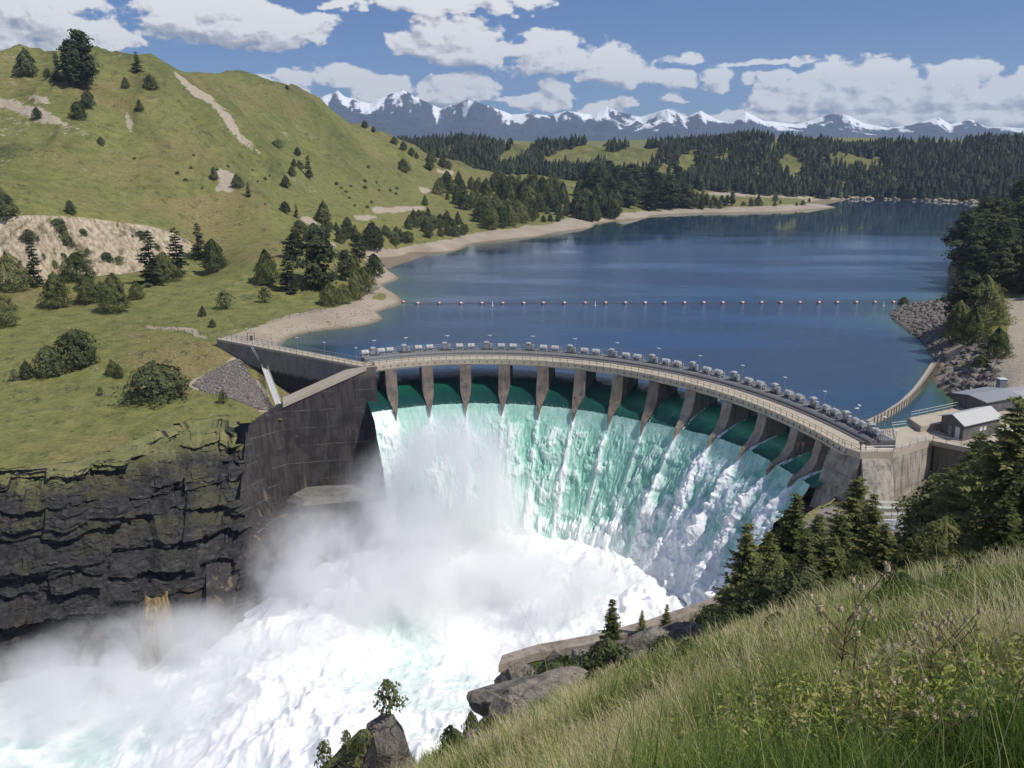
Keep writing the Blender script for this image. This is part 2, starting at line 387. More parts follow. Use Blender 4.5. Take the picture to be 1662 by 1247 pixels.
# forested ridge broken by draws
ZB += ss(1120, 1250, GD)*(1-ss(1500, 1700, GD))*(-14*(billow(GX/190, GY/700, o=3, seed=21)-.25))
inG = inpoly(GX, GY, GORGE)
bt = [WY(u, v, Y) for u, v, Y in [(-150, 342, 332), (-60, 346, 335), (0, 351, 339), (60, 349, 346), (130, 352, 363), (190, 360, 370), (240, 366, 378), (280, 377, 387), (305, 390, 391), (320, 402, 391)]]
bb = [W(u, v, z) for u, v, z in [(-150, 474, 2.5), (-60, 470, 2.5), (0, 467, 2.6), (60, 462, 2.8), (130, 450, 3.2), (190, 445, 3.6), (240, 438, 4.2), (280, 428, 5.5)]]+[WY(306, 413, 383), WY(321, 405, 388)]
_fa = [math.atan2(p[0], p[1]) for p in bb]; _ba = [math.atan2(p[0], p[1]) for p in bt]
fd = np.interp(GA, _fa, [math.hypot(p[0], p[1]) for p in bb]); fz = np.interp(GA, _fa, [p[2] for p in bb])
bd = np.interp(GA, _ba, [math.hypot(p[0], p[1]) for p in bt]); bz = np.interp(GA, _ba, [p[2] for p in bt])
wB = 1-ss(azsl(285, 400)[0], azsl(330, 400)[0], GA)
w1 = np.where(GD < fd, np.exp(-((fd-GD)/30)**2), 0)*wB; ZB = ZB*(1-w1)+(fz-.3+fbm(GX/9, GY/9, o=3, seed=4)*.3)*w1
w2 = np.where(GD > bd, np.exp(-((GD-bd)/26)**2), 0)*wB; ZB = ZB*(1-w2)+(bz+(GD-bd)*.36)*w2
tB = (GD-fd)/np.maximum(bd-fd, 1); w3 = ((tB >= 0) & (tB <= 1))*wB; ZB = ZB*(1-w3)+(fz+(bz-fz)*tB-3.5*np.sin(np.clip(tB, 0, 1)*math.pi))*w3
# colour masks: what the ground really is there (sand, bare cut slopes, dry grass)
jx = fbm(GX/14, GY/14, o=4, seed=31)*14*300/np.maximum(GD, 200)+fbm(GX/3, GY/3, o=2, seed=32)*5*300/np.maximum(GD, 200); jy = fbm(GX/14+50, GY/14, o=4, seed=33)*8*300/np.maximum(GD, 200)
QU, QV = PU+jx, PV+jy
sand = np.zeros(GA.shape)
for poly in [[(350, 549), (420, 526), (520, 503), (575, 487), (598, 470), (612, 436), (650, 448), (656, 462), (604, 486), (662, 495), (622, 524), (470, 562), (400, 566)],
             [(585, 407), (640, 402), (700, 394), (780, 377), (870, 366), (940, 353), (1000, 347), (1100, 339), (1200, 336), (1335, 330), (1350, 345), (1005, 380), (870, 398), (600, 432)]]:
    sand[inpoly(QU, QV, poly)] = 1
sand[(ZS < -3.2) & (PU > 460)] = 1
bare = np.zeros(GA.shape)
for poly in [[(278, 118), (300, 127), (325, 146), (350, 165), (375, 188), (388, 213), (378, 214), (360, 195), (338, 172), (318, 155), (296, 140)],
             [(388, 213), (408, 232), (430, 250), (424, 254), (400, 235), (384, 222)],
             [(-60, 105), (0, 138), (30, 155), (70, 175), (112, 198), (108, 204), (60, 188), (20, 168), (0, 158), (-60, 130)],
             [(36, 142), (60, 155), (85, 168), (80, 172), (50, 160)], [(198, 162), (210, 172), (218, 190), (208, 184)], [(15, 113), (30, 118), (24, 124)],
             [(345, 275), (375, 285), (392, 300), (380, 303), (352, 290)], [(480, 347), (500, 350), (520, 365), (508, 366)], [(575, 347), (608, 350), (612, 356), (578, 355)], [(600, 336), (690, 333), (692, 340), (610, 346)],
             [(678, 303), (697, 304), (700, 312), (684, 314)], [(706, 275), (735, 274), (735, 282), (708, 281)], [(520, 388), (545, 398), (540, 405)], [(232, 524), (345, 543), (345, 549), (250, 532)],
             [(1150, 310), (1320, 318), (1320, 323), (1150, 316)],
             [(310, 622), (345, 600), (385, 580), (425, 640), (440, 660), (420, 662), (380, 640), (330, 632)], [(1440, 490), (1545, 483), (1540, 560), (1530, 610), (1500, 570)], [(1540, 520), (1600, 530), (1600, 570), (1535, 600)], [(1520, 600), (1610, 600), (1640, 680), (1530, 690)]]:
    bare[inpoly(QU, QV, poly)] = 1
bare = np.maximum(bare, ((fbm(GX/40, GY/25, o=4, seed=41) > .36) & (hillw > .5) & (GD < 900))*.35)
brown = np.clip(.5+.9*fbm(GX/60, GY/45, o=4, seed=51), 0, 1)*.75
for poly, a in [([(250, 300), (420, 300), (470, 420), (330, 430), (300, 380)], .5), ([(0, 280), (250, 290), (300, 380), (0, 345)], .25), ([(200, 535), (385, 560), (370, 590), (290, 620), (210, 600)], .45), ([(0, 690), (240, 690), (150, 745), (0, 765)], .35), ([(280, 115), (520, 150), (480, 200), (350, 160)], .4)]:
    brown = np.clip(brown+a*inpoly(QU, QV, poly), 0, 1)
brown = np.clip(brown - .55*inpoly(QU, QV, [(-50, 650), (400, 640), (420, 690), (240, 700), (0, 720), (-50, 730)]), 0, 1)
road = inpoly(PU+jx*.3, PV+jy*.3, [(1630, 487), (1680, 480), (1720, 560), (1720, 640), (1640, 636), (1618, 605), (1632, 560), (1640, 520)]).astype(float)*ss(150, 160, GD)
def soften(a, n=2):
    for _ in range(n):
        b = np.pad(a, 1, mode='edge'); a = (b[:-2, 1:-1]+b[2:, 1:-1]+b[1:-1, :-2]+b[1:-1, 2:]+2*b[1:-1, 1:-1])/6
    return a
bare = soften(bare, 3); sand = soften(sand, 2)
def mk_ground(g, out):
    P = g.pos(); sand, bare, br, road = (g.attr(k) for k in ('sand', 'bare', 'brown', 'road'))
    n1 = g.noise(P, .055, 6, .6); n2 = g.noise(P, .9, 5, .65); n3 = g.noise(P, .22, 4, .6); n4 = g.noise(P, 3.0, 3, .7); n5 = g.noise(P, .30, 5, .75)
    grn = g.ramp(g.m('ADD', g.m('MULTIPLY', n3, .55), g.m('MULTIPLY', n2, .45)), [(.30, (.080, .092, .034)), (.45, (.158, .168, .056)), (.58, (.222, .216, .076)), (.72, (.29, .262, .12))])
    dry = g.ramp(n2, [(.3, (.14, .118, .052)), (.55, (.25, .205, .090)), (.75, (.33, .27, .14))])
    c = g.mix(g.mr(g.m('ADD', br, g.m('MULTIPLY', g.m('SUBTRACT', n1, .5), .9)), .3, .9, 0, .85), grn, dry)
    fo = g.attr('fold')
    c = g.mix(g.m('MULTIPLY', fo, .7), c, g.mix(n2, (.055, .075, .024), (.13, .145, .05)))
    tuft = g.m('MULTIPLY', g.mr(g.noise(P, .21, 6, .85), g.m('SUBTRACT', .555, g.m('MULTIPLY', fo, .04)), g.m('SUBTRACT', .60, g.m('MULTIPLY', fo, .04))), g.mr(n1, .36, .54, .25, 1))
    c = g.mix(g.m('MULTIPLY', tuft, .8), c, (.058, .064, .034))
    pale = g.mr(g.noise(g.mapv(P, (1, 1, 1), (40, 10, 0)), .17, 6, .85), .60, .65)
    c = g.mix(g.m('MULTIPLY', pale, .6), c, (.33, .29, .18))
    b = g.ramp(g.m('ADD', g.m('MULTIPLY', n2, .6), g.m('MULTIPLY', n4, .4)), [(.3, (.19, .155, .115)), (.5, (.40, .34, .26)), (.7, (.55, .48, .38))])
    c = g.mix(g.mr(g.m('ADD', bare, g.m('MULTIPLY', g.m('SUBTRACT', n5, .5), 2.0)), .38, .62), c, b)
    s = g.ramp(g.m('ADD', g.m('MULTIPLY', n1, .5), g.m('MULTIPLY', n4, .5)), [(.3, (.25, .205, .15)), (.5, (.37, .31, .24)), (.7, (.47, .41, .33))])
    c = g.mix(g.mr(g.m('ADD', sand, g.m('MULTIPLY', g.m('SUBTRACT', n2, .5), .5)), .4, .6), c, s)
    z = g.n('ShaderNodeSeparateXYZ', {0: P}).outputs[2]
    wet = g.m('MULTIPLY', g.mr(z, -4.9, -4.1, 1, 0), sand)
    c = g.mix(g.m('MULTIPLY', wet, .6), c, (.11, .085, .05))
    c = g.mix(road, c, g.mix(n2, (.33, .28, .21), (.5, .44, .35)))
    h = g.m('ADD', g.m('MULTIPLY', n2, 1.0), g.m('MULTIPLY', n4, .35))
    principled(g, out, c, .95, g.bump(h, .55, .9), **{'Specular IOR Level': .1})
M_ground = material('hill_grassland', mk_ground)
V = np.stack([GX, GY, ZB], -1).reshape(-1, 3)
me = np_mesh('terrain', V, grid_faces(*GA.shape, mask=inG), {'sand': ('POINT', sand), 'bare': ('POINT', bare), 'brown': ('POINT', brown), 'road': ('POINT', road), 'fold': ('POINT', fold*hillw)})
struct(put('terrain', me, M_ground))
def hfar(x, y):
    a = math.atan2(x, y); l = math.log(max(math.hypot(x, y), 129))
    i = np.clip(np.searchsorted(AZ, a)-1, 0, len(AZ)-2); j = np.clip(np.searchsorted(LD, l)-1, 0, len(LD)-2)
    fa = (a-AZ[i])/(AZ[i+1]-AZ[i]); fl = (l-LD[j])/(LD[j+1]-LD[j])
    return float((ZB[i, j]*(1-fl)+ZB[i, j+1]*fl)*(1-fa)+(ZB[i+1, j]*(1-fl)+ZB[i+1, j+1]*fl)*fa)
def hit(u, v):
    """where the sight line of a photo pixel meets the far ground"""
    a, s = azsl(u, v); i = int(np.clip(np.searchsorted(AZ, a)-1, 0, len(AZ)-2)); fa = (a-AZ[i])/(AZ[i+1]-AZ[i])
    col = ZB[i]*(1-fa)+ZB[i+1]*fa; h = HC+s*DD
    k = np.nonzero((h <= col) & ~inG[i])[0]
    if not len(k): return None
    k = k[0]
    if k == 0: d = DD[0]
    else:
        e0 = h[k-1]-col[k-1]; e1 = h[k]-col[k]; d = DD[k-1]+(DD[k]-DD[k-1])*e0/(e0-e1+1e-9)
    return np.array([d*math.sin(a), d*math.cos(a), HC+s*d])

# ------------------------------------------------------------------ near hillside (the viewer stands on it)
_q = [-1.2, -.25, -.146, -.05, 0, .131, .25, .36, .5, .63, 1.2]; _S = [.86, .80, .765, .708, .678, .614, .560, .513, .474, .447, .39]
def slope_at(q): return np.interp(q, _q, _S)
def hnear(x, y):
    x = np.asarray(x, float); y = np.asarray(y, float)
    q = x/np.maximum(y, .3); d = y
    z = 48.3-slope_at(q)*d
    z = z + fbm(x/7, y/7, o=4, seed=61)*.5*np.clip(d/18, 0, 1)+fbm(x/2.6, y/2.6, o=2, seed=64)*.16 + fbm(x/1.3, y/1.3, o=2, seed=62)*.10
    b = -8.6+fbm(x/5, y/5, o=3, seed=63)*.5
    k = 3.0
    return np.where(z > b+k, z, b+k*np.exp(np.clip((z-b-k)/k, -20, 0)))
na = np.linspace(-.42, 1.05, 420); nd = np.exp(np.linspace(math.log(.7), math.log(150), 330))
NA, ND = np.meshgrid(na, nd, indexing='ij')
NX, NY = NA*ND, ND; NZ = hnear(NX, NY)
maskn = inpoly(NX, NY, [EDGE[0]]+EDGE[1:]+[(61, 152), (-200, 300), (-300, 10)]) | (NX > 175)
def mk_near(g, out):
    P = g.pos(); n1 = g.noise(P, .5, 5, .6); n2 = g.noise(P, 6, 5, .7); n0 = g.noise(P, .12, 4)
    c = g.ramp(n2, [(.3, (.03, .032, .014)), (.5, (.075, .07, .03)), (.7, (.15, .125, .07))])
    c = g.mix(g.mr(n1, .4, .62), c, g.mix(n2, (.035, .055, .014), (.10, .12, .035)))
    rk = g.ramp(n2, [(.3, (.13, .115, .10)), (.55, (.30, .27, .23)), (.75, (.40, .37, .32))])
    z = g.n('ShaderNodeSeparateXYZ', {0: P}).outputs[2]
    f = g.m('MULTIPLY', g.mr(z, -1.5, 5.5, 1, 0), g.mr(n0, .35, .6))
    c = g.mix(f, c, rk)
    principled(g, out, c, .95, g.bump(n2, .7, .15), **{'Specular IOR Level': .1})
M_near = material('near_slope_soil', mk_near)
struct(put('hillside_ground', np_mesh('hillside_ground', np.stack([NX, NY, NZ], -1).reshape(-1, 3), grid_faces(*NA.shape, mask=maskn)), M_near))

# ------------------------------------------------------------------ cliffs
def polyres(P, n):
    P = np.array(P, float); s = np.r_[0, np.cumsum(np.linalg.norm(np.diff(P, axis=0), axis=1))]; t = np.linspace(0, s[-1], n)
    return np.stack([np.interp(t, s, P[:, k]) for k in range(3)], -1), t
def cellnoise(a, b, seed): return _h(np.floor(a), np.floor(b), np.zeros_like(a), seed)
def cliff(name, top, bot, nu, nv, amp, m, skirt=5, blocky=True, prof=.18, cs=(9, 3.4), seed=70, tops=None, expo=1.0, jag=0.0):
    T, s = polyres(top, nu); B, _ = polyres(bot, nu)
    tv = np.linspace(0, 1, nv)
    d = B-T; hd = d.copy(); hd[:, 2] = 0
    tang = np.gradient(T, axis=0); nrm = np.stack([tang[:, 1], -tang[:, 0], 0*s], -1); nrm /= np.linalg.norm(nrm, axis=1)[:, None]
    if (nrm*(hd)).sum() < 0: nrm = -nrm
    jo = 0*s
    if jag: jo = jag*np.clip(.5+1.1*fbm(s/5.5, s*0, o=4, seed=seed+11), 0, 1.3); T = T+nrm*(jag*np.clip(.5+1.1*fbm(s/5.5, s*0, o=4, seed=seed+11), 0, 1.3))[:, None]; T[:, 2] -= .12*jag; d = B-T
    P = T[:, None]*(1-tv[None, :, None])+B[:, None]*tv[None, :, None]
    P[..., 2] = T[:, None, 2]*(1-tv[None]**expo)+B[:, None, 2]*tv[None]**expo
    S = np.repeat(s[:, None], nv, 1); Z = P[..., 2]
    w = fbm(S/11, Z/7, o=3, seed=seed)*1.7
    if blocky:
        A_, B_ = (S+w)/cs[0], (Z+w*.25+fbm(S/45, Z/30, o=2, seed=seed+9)*1.4)/cs[1]
        row = np.floor(B_); A_ = A_+_h(row, row*0, row*0, seed+2)*3
        D = (cellnoise(A_, B_, seed)-.5)*1.7
        A2, B2 = (S+w*.6)/(cs[0]*.28), (Z+w*.2)/(cs[1]*.33)
        A2 = A2+_h(np.floor(B2), B2*0, B2*0, seed+3)*3
        D += (cellnoise(A2, B2, seed+4)-.5)*.42
        D += fbm(S/20, Z/25, o=3, seed=seed+5)*.9+fbm(S/1.5, Z/.6, o=3, seed=seed+6)*.22
        fr = B_-row; D += (.35-fr)*.7
        B3 = (Z+_h(np.floor((S+w)/24), S*0, S*0, seed+8)*7)/8.5; D += (.4-(B3-np.floor(B3)))*1.1*ss(0, .2, B3-np.floor(B3))
        A4, B4 = (S+w*.3)/1.1, (Z+w*.1)/.55; A4 = A4+_h(np.floor(B4), B4*0, B4*0, seed+14)*3; D += (cellnoise(A4, B4, seed+15)-.5)*.16
    else:
        g1 = billow(S/7+fbm(S/20, Z/9, o=2, seed=seed+3)*.8, Z/34, o=3, seed=seed+1)
        D = (g1-.3)*2.4+fbm(S/2, Z/3, o=4, seed=seed+2)*.35
    edge = np.minimum(1, tv*14)[None, :]
    P = P+nrm[:, None]*(D*amp*edge)[..., None]
    P[..., 2] += (fbm(S/3, Z/3, o=3, seed=seed+7)*.35*amp*edge)
    if skirt:
        k = np.linspace(1, 0, 5)[:-1]
        wob_ = (1-.55*ss(.93, 1.0, s/s[-1])) * (.55+.45*np.clip(.5+1.2*fbm(s/6, s*0, o=3, seed=seed+12), 0, 1))
        sk = T[:, None]-nrm[:, None]*(k[None, :, None]*skirt*wob_[:, None, None])
        if tops is not None:
            for i in range(nu):
                for j in range(4): sk[i, j, 2] = tops(sk[i, j, 0], sk[i, j, 1])+(.10 if not jag or k[j]*skirt*wob_[i] < jo[i]+1.0 else -.3)
        sk[..., 2] -= 0.0
        P = np.concatenate([sk, P], 1)
    me = np_mesh(name, P.reshape(-1, 3), grid_faces(P.shape[0], P.shape[1]), smooth=False)
    return struct(put(name, me, m))
def mk_cliff(g, out):
    P = g.pos(); N_ = g.n('ShaderNodeNewGeometry').outputs['Normal']
    nz = g.n('ShaderNodeSeparateXYZ', {0: N_}).outputs[2]; z = g.n('ShaderNodeSeparateXYZ', {0: P}).outputs[2]
    n1 = g.noise(g.mapv(P, (.5, .5, 2.2)), 1.0, 6, .65); n2 = g.noise(P, 2.6, 5, .7); n0 = g.noise(P, .13, 4); n3 = g.noise(g.mapv(P, (.7, .7, .03)), 1.0, 3)
    c = g.ramp(n1, [(.3, (.007, .0065, .0075)), (.48, (.020, .0185, .020)), (.62, (.050, .045, .044)), (.76, (.17, .152, .138))])
    c = g.mix(g.mr(n2, .55, .8, 0, .45), c, (.075, .068, .064))
    moss = g.m('MULTIPLY', g.mr(nz, .45, .78), g.mr(g.m('ADD', n0, g.m('MULTIPLY', n2, .35)), .62, .82))
    moss = g.m('MULTIPLY', moss, g.mr(z, -36, -16))
    mc = g.mix(n2, (.034, .036, .014), (.125, .115, .045))
    c = g.mix(moss, c, mc)
    topg = g.m('MULTIPLY', g.mr(nz, .5, .78), g.mr(z, -16.5, -12.5))
    c = g.mix(topg, c, g.ramp(g.m('ADD', g.m('MULTIPLY', g.noise(P, .22, 4, .6), .5), g.m('MULTIPLY', g.noise(P, .9, 5, .7), .5)), [(.32, (.080, .092, .034)), (.45, (.158, .168, .056)), (.56, (.222, .205, .08)), (.7, (.29, .25, .12))]))
    rust = g.m('MULTIPLY', g.m('MULTIPLY', g.mr(z, -42, -30, 1, 0), g.mr(n0, .56, .72)), .6)
    c = g.mix(rust, c, (.19, .12, .045))
    principled(g, out, c, .75, g.bump(g.m('ADD', n1, n2), .6, .5))
M_cliff = material('black_layered_rock', mk_cliff)
cb = [W(u, v, -46) for u, v in [(-220, 1120), (-120, 1115), (0, 1105), (60, 1095), (130, 1092), (190, 1090), (240, 1086), (310, 1080), (375, 1062), (400, 1050)]]
cb = [np.array([p[0], p[1], -51.0]) for p in cb]
cliff('gorge_cliff', cliff_top, cb, 520, 240, 2.6, M_cliff, 9, cs=(11, 4.6), tops=hfar, expo=1.45, jag=3.4)
def mk_bluff(g, out):
    P = g.pos(); n1 = g.noise(g.mapv(P, (1, 1, .14)), .8, 5, .6); n2 = g.noise(P, 1.3, 5, .7); n0 = g.noise(P, .16, 5, .65)
    c = g.ramp(n1, [(.3, (.25, .195, .13)), (.5, (.43, .355, .25)), (.68, (.58, .50, .375))])
    c = g.mix(g.mr(n0, .52, .66, 0, .85), c, g.mix(n2, (.075, .068, .035), (.17, .14, .075)))
    principled(g, out, c, .95, g.bump(g.m('ADD', n1, n2), .6, .7), **{'Specular IOR Level': .1})
M_bluff = material('pale_eroded_clay', mk_bluff)
cliff('sandy_bluff', bt, bb, 340, 70, 1.0, M_bluff, 3, blocky=False, seed=90)
# rock under the near edge (right bank)
et = [(x, y, float(hnear(x, y))+.1) for x, y in EDGE]
ebt = [(x-8-4*(i > 5), y+6+5*(i > 4), -47) for i, (x, y) in enumerate(EDGE)]
M_rock = None
def mk_rock(g, out):
    P = g.pos(); n1 = g.noise(P, .8, 6, .65); n2 = g.noise(g.mapv(P, (1, 1, 3)), 3, 5, .7); n3 = g.noise(P, 14, 4, .7)
    c = g.ramp(n1, [(.3, (.085, .07, .058)), (.48, (.22, .19, .16)), (.6, (.32, .285, .245)), (.75, (.17, .12, .075))])
    cr = g.n('ShaderNodeTexVoronoi', {'Vector': g.vm('ADD', P, g.vm('SCALE', g.n('ShaderNodeTexNoise', {'Vector': P, 'Scale': 2.0, 'Detail': 3}).outputs['Color'], scale=.6)), 'Scale': 1.3}, feature='DISTANCE_TO_EDGE').outputs['Distance']
    c = g.mix(g.mr(cr, .0, .05, .8, 0), c, (.035, .03, .027))
    c = g.mix(g.mr(n2, .5, .72, 0, .6), c, (.07, .06, .052)); c = g.mix(g.mr(n3, .6, .75, 0, .5), c, (.46, .44, .40))
    principled(g, out, c, .9, g.bump(g.m('ADD', n2, g.m('MULTIPLY', n3, .4)), .8, .25))
M_rock = material('grey_brown_rock', mk_rock)
cliff('near_cliff', et, ebt, 330, 90, 1.5, M_cliff, 1.2, cs=(7, 3), seed=120, tops=lambda x, y: float(hnear(x, y)))
# ------------------------------------------------------------------ dam
dam = tag(empty('arch_dam', (CX, CY, -45)), 'curved concrete arch dam with open gates spilling white and green water', 'dam')
def fix(o, root):
    """keep world coordinates of a part under a root that is not at the origin"""
    o.parent = root; o.matrix_parent_inverse = Matrix.Translation(root.location).inverted() if root.rotation_euler.z == 0 else root.matrix_basis.inverted(); return o
def part(name, mb, m, root=None, **k):
    o = mb.build(name, m, **k); return fix(o, root or dam)
def sweep(profile, th0, th1, n):
    mb = MB(); mb.loft([[AR(d, t, z) for d, z in profile] for t in np.linspace(th0, th1, n)]); return mb
T0, T1 = -24.6, 92.0
part('deck', sweep([(0, -1.35), (0, .22), (.32, .22), (.32, 0), (5.6, 0), (5.6, -1.35)], T0, T1, 140), M_conc_deck)
part('fascia_ledge', sweep([(-.14, -1.05), (-.14, -.72), (-.003, -.72), (-.003, -1.05)], T0, T1, 140), M_conc_deck)
part('hoist_platform', sweep([(5.3, -.9), (5.3, .75), (5.75, 1.05), (9.6, 1.05), (9.6, -.9)], T0+1.2, T1-1, 140), M_plat)
part('platform_girder', sweep([(4.95, .003), (4.95, .33), (5.297, .33), (5.297, .003)], T0+1.5, T1-1.2, 120), M_steel)
part('spillway_body', sweep([(9, -9), (2, -11.2), (-3.6, -12.2), (-5, -14), (-21, -47), (9, -47)], T0, 93, 90), M_conc_dark)
def railing_arc(dr, z0, h, th0, th1, step):
    mb = MB(); n = int(abs(th1-th0)/step)
    ts = np.linspace(th0, th1, n)
    for t in ts: mb.bar(AR(dr, t, z0), AR(dr, t, z0+h), .045, 4)
    for k in (1.0, .55): mb.path([AR(dr, t, z0+h*k) for t in ts], .032, 4)
    return mb
part('railing', railing_arc(.16, .22, 1.05, T0, T1, 1.6), M_rust)
part('railing', railing_arc(9.4, 1.05, 1.1, T0+1, T1-1, 2.0), M_steel)
# fascia brackets
mb = MB()
for t in np.linspace(T0+1, T1-1, 72): mb.box(AR(-.07, t, -.45), (.14, .12, .5), rz=-R(t))
part('fascia_bracket', mb, M_rust)['kind'] = 'stuff'
PIERS = [-18.9, -10.8, -2.5, 5.9, 14.4, 22.8, 31.6, 40.3, 49.6, 59.5, 69.3, 78.6, 85.6]
def ZL(t): return 5.4-2.3*ss(32, 74, t)          # the sheet leaves the crest a little higher towards the right bank
def pier(t):
    mb = MB()
    def loc(dr, s, z):
        p = Vector(AR(dr, t, z)); a = math.radians(t); return p+Vector((math.cos(a), -math.sin(a), 0))*s
    # front block: flat face that narrows to a cutwater edge low down
    secs = []
    for z, df, hf in [(-1.36, -.2, 1.4), (-5, -1.0, 1.4), (-7.2, -1.8, 1.36), (-8.5, -2.7, 1.12), (-9.4, -3.6, .86), (-10.1, -4.4, .62), (-11.1, -5.0, .32), (-12.3, -5.5, .05), (-17, -5.6, .03)]:
        z = z if z > -5 or z < -16 else -5+(z+5)*ZL(t)/5.4
        secs.append([loc(df, -hf, z), loc(df, hf, z), loc(3.2, 1.4, z), loc(5.0, 1.4, z), loc(5.0, -1.4, z), loc(3.2, -1.4, z)])
    mb.loft(secs)
    return mb, loc
for t in PIERS:
    mb, loc = pier(t)
    tail = [[loc(5.0, -.8, z), loc(5.0, .8, z), loc(5.7, .8, z), loc(5.7, 1.22, z), loc(9.0, 1.22, z), loc(10.2, .0, z), loc(9.0, -1.22, z), loc(5.7, -1.22, z), loc(5.7, -.8, z)] for z in (-.95, -15)]
    mb.loft(tail)
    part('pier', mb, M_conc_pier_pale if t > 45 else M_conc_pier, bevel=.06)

# left thrust block, wing wall, ledge -------------------------------------------------
A3 = lambda p, z: (p[0], p[1], z)
pA = np.array(AR(0, -24.7, 0)); pA2 = np.array(AR(5.6, -24.7, 0))
B_ = W(459, 657, -8); C_ = W(403, 694, -11.2)
dirAB = (B_-pA)[:2]; dirAB /= np.linalg.norm(dirAB); nAB = np.array([dirAB[1], -dirAB[0]])
if nAB[1] > 0: nAB = -nAB                       # towards the viewer
thick = 5.2
mb = MB()
def sec(p, z, zb, lean=0.0, th=thick):
    q = np.array(p[:2])-nAB*th
    f = np.array(p[:2])+nAB*lean
    return [(f[0], f[1], zb), (p[0], p[1], z), (q[0], q[1], z), (q[0], q[1], zb)]
e0 = np.array(pA[:2])+np.array([2.6, .6])
mb.loft([sec(e0, .0, -47, 3), sec(pA, 0.0, -47, 3), sec(B_, -8.0, -47, 3)])
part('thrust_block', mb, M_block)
cap = MB(); off = nAB*.35
cap.loft([[(p[0]+off[0], p[1]+off[1], z-.9), (p[0]+off[0], p[1]+off[1], z+.06), (p[0]-nAB[0]*(thick+.3), p[1]-nAB[1]*(thick+.3), z+.06), (p[0]-nAB[0]*(thick+.3), p[1]-nAB[1]*(thick+.3), z-.9)] for p, z in ((pA[:2]-dirAB*.3, .30), (B_[:2], -7.7))])
part('sloping_cap', cap, M_conc_deck)
# lower turned wing of the block
mb = MB(); nC = np.array([-.55, -.83])
dBC = (C_-B_)[:2]; dBC /= np.linalg.norm(dBC)
def sec2(p, z, lean):
    return [(p[0]+lean[0], p[1]+lean[1], -47), (p[0], p[1], z), (p[0]-nAB[0]*4, p[1]-nAB[1]*4, z), (p[0]-nAB[0]*4, p[1]-nAB[1]*4, -47)]
mb.loft([sec2(B_[:2]-dBC*.004, -8.2, nAB*3), sec2(C_[:2], -11.2, nAB*10+dBC*5)])
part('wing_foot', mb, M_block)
# ledge in front of the block and the chute wall under it
L0 = WY(462, 806, 197); L1 = WY(500, 790, 198.5); L2 = WY(596, 778, 200)
mb = MB()
zt = float(L0[2])
pl = [(L0[0]-1, L0[1]+1), (L0[0]+4.5, L0[1]-3.2), (L2[0]+3, L2[1]-4.6), (L2[0]+3, L2[1]+6), (L0[0]+4, L0[1]+7)]
pt_ = [(L0[0]+1.5, L0[1]+1.4), (L0[0]+5.2, L0[1]-1.2), (L2[0]+3, L2[1]-2.2), (L2[0]+3, L2[1]+6), (L0[0]+4, L0[1]+7)]
mb.loft([[(p[0], p[1], -47) for p in pl], [(p[0], p[1], zt-2.6) for p in pl]])
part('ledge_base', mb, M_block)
mb = MB(); mb.loft([[(p[0], p[1], zt-2.6) for p in pl], [(p[0], p[1], zt) for p in pt_]])
part('concrete_ledge', mb, mk_concrete('splashed_grey_concrete', (.20, .185, .165), (.075, .066, .05), .6, .5, None, False), bevel=.12)
# skewed training wall running down along the rock
mb = MB()
tw = [W(404, 700, -12), W(432, 800, -26), WY(470, 850, 190), ]
P1, P2, P3, P4 = WY(388, 712, 191), WY(438, 830, 191), WY(470, 1000, 176), WY(300, 1000, 158)
bk = np.array([-4, 9, 0])
tri_front = [tuple(WY(400, 700, 193)), tuple(WY(448, 830, 192)), tuple(WY(640, 815, 195)), tuple(WY(640, 1010, 178)), tuple(WY(420, 1085, 155)), tuple(WY(335, 1092, 147)), tuple(WY(335, 905, 172)), tuple(WY(385, 850, 181))]
vs = tri_front+[tuple(np.array(p)+bk) for p in tri_front]; n = len(tri_front)
mb.add(vs, [tuple(range(n)), tuple(range(n, 2*n))[::-1]]+[(i, n+i, n+(i+1) % n, (i+1) % n) for i in range(n)])
me = mb.mesh('training_wall'); bm = bmesh.new(); bm.from_mesh(me); bmesh.ops.triangulate(bm, faces=bm.faces); bm.to_mesh(me); bm.free()
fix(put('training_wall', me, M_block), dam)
# orange mineral stain slab low on the rock
sc_ = WY(248, 968, 157.5); su, sv = np.meshgrid(np.linspace(0, math.pi, 15), np.linspace(0, 1, 26), indexing='ij')
srx = (2.3+.9*sv)*(1+.22*fbm(su*1.5, sv*5, o=4, seed=801)); sx_ = sc_[0]-np.cos(su)*srx-.6*sv; sy_ = sc_[1]+2.0-np.sin(su)*(2.2+9.5*sv)*(1+.2*fbm(su*2, sv*7, o=4, seed=802)); sz_ = sc_[2]-17*sv+.5*fbm(su*2, sv*0, o=2, seed=803)
stain_me = np_mesh('stained_rock_rib', np.stack([sx_, sy_, sz_], -1).reshape(-1, 3), grid_faces(15, 26), smooth=False)
sy_[:, 0] = np.maximum(sy_[:, 0], sc_[1]+1.2)
def mk_stain(g, out):
    P = g.pos(); n = g.noise(g.mapv(P, (2.2, 2.2, .12)), 1, 5, .6)
    principled(g, out, g.ramp(n, [(.35, (.05, .04, .03)), (.5, (.20, .13, .05)), (.65, (.34, .25, .12))]), .8)
M_stain = material('orange_mineral_stain', mk_stain)
tag(put('stained_rock_rib', stain_me, M_stain), 'orange streaked rock rib low on the dark left cliff above the spray', 'rock')
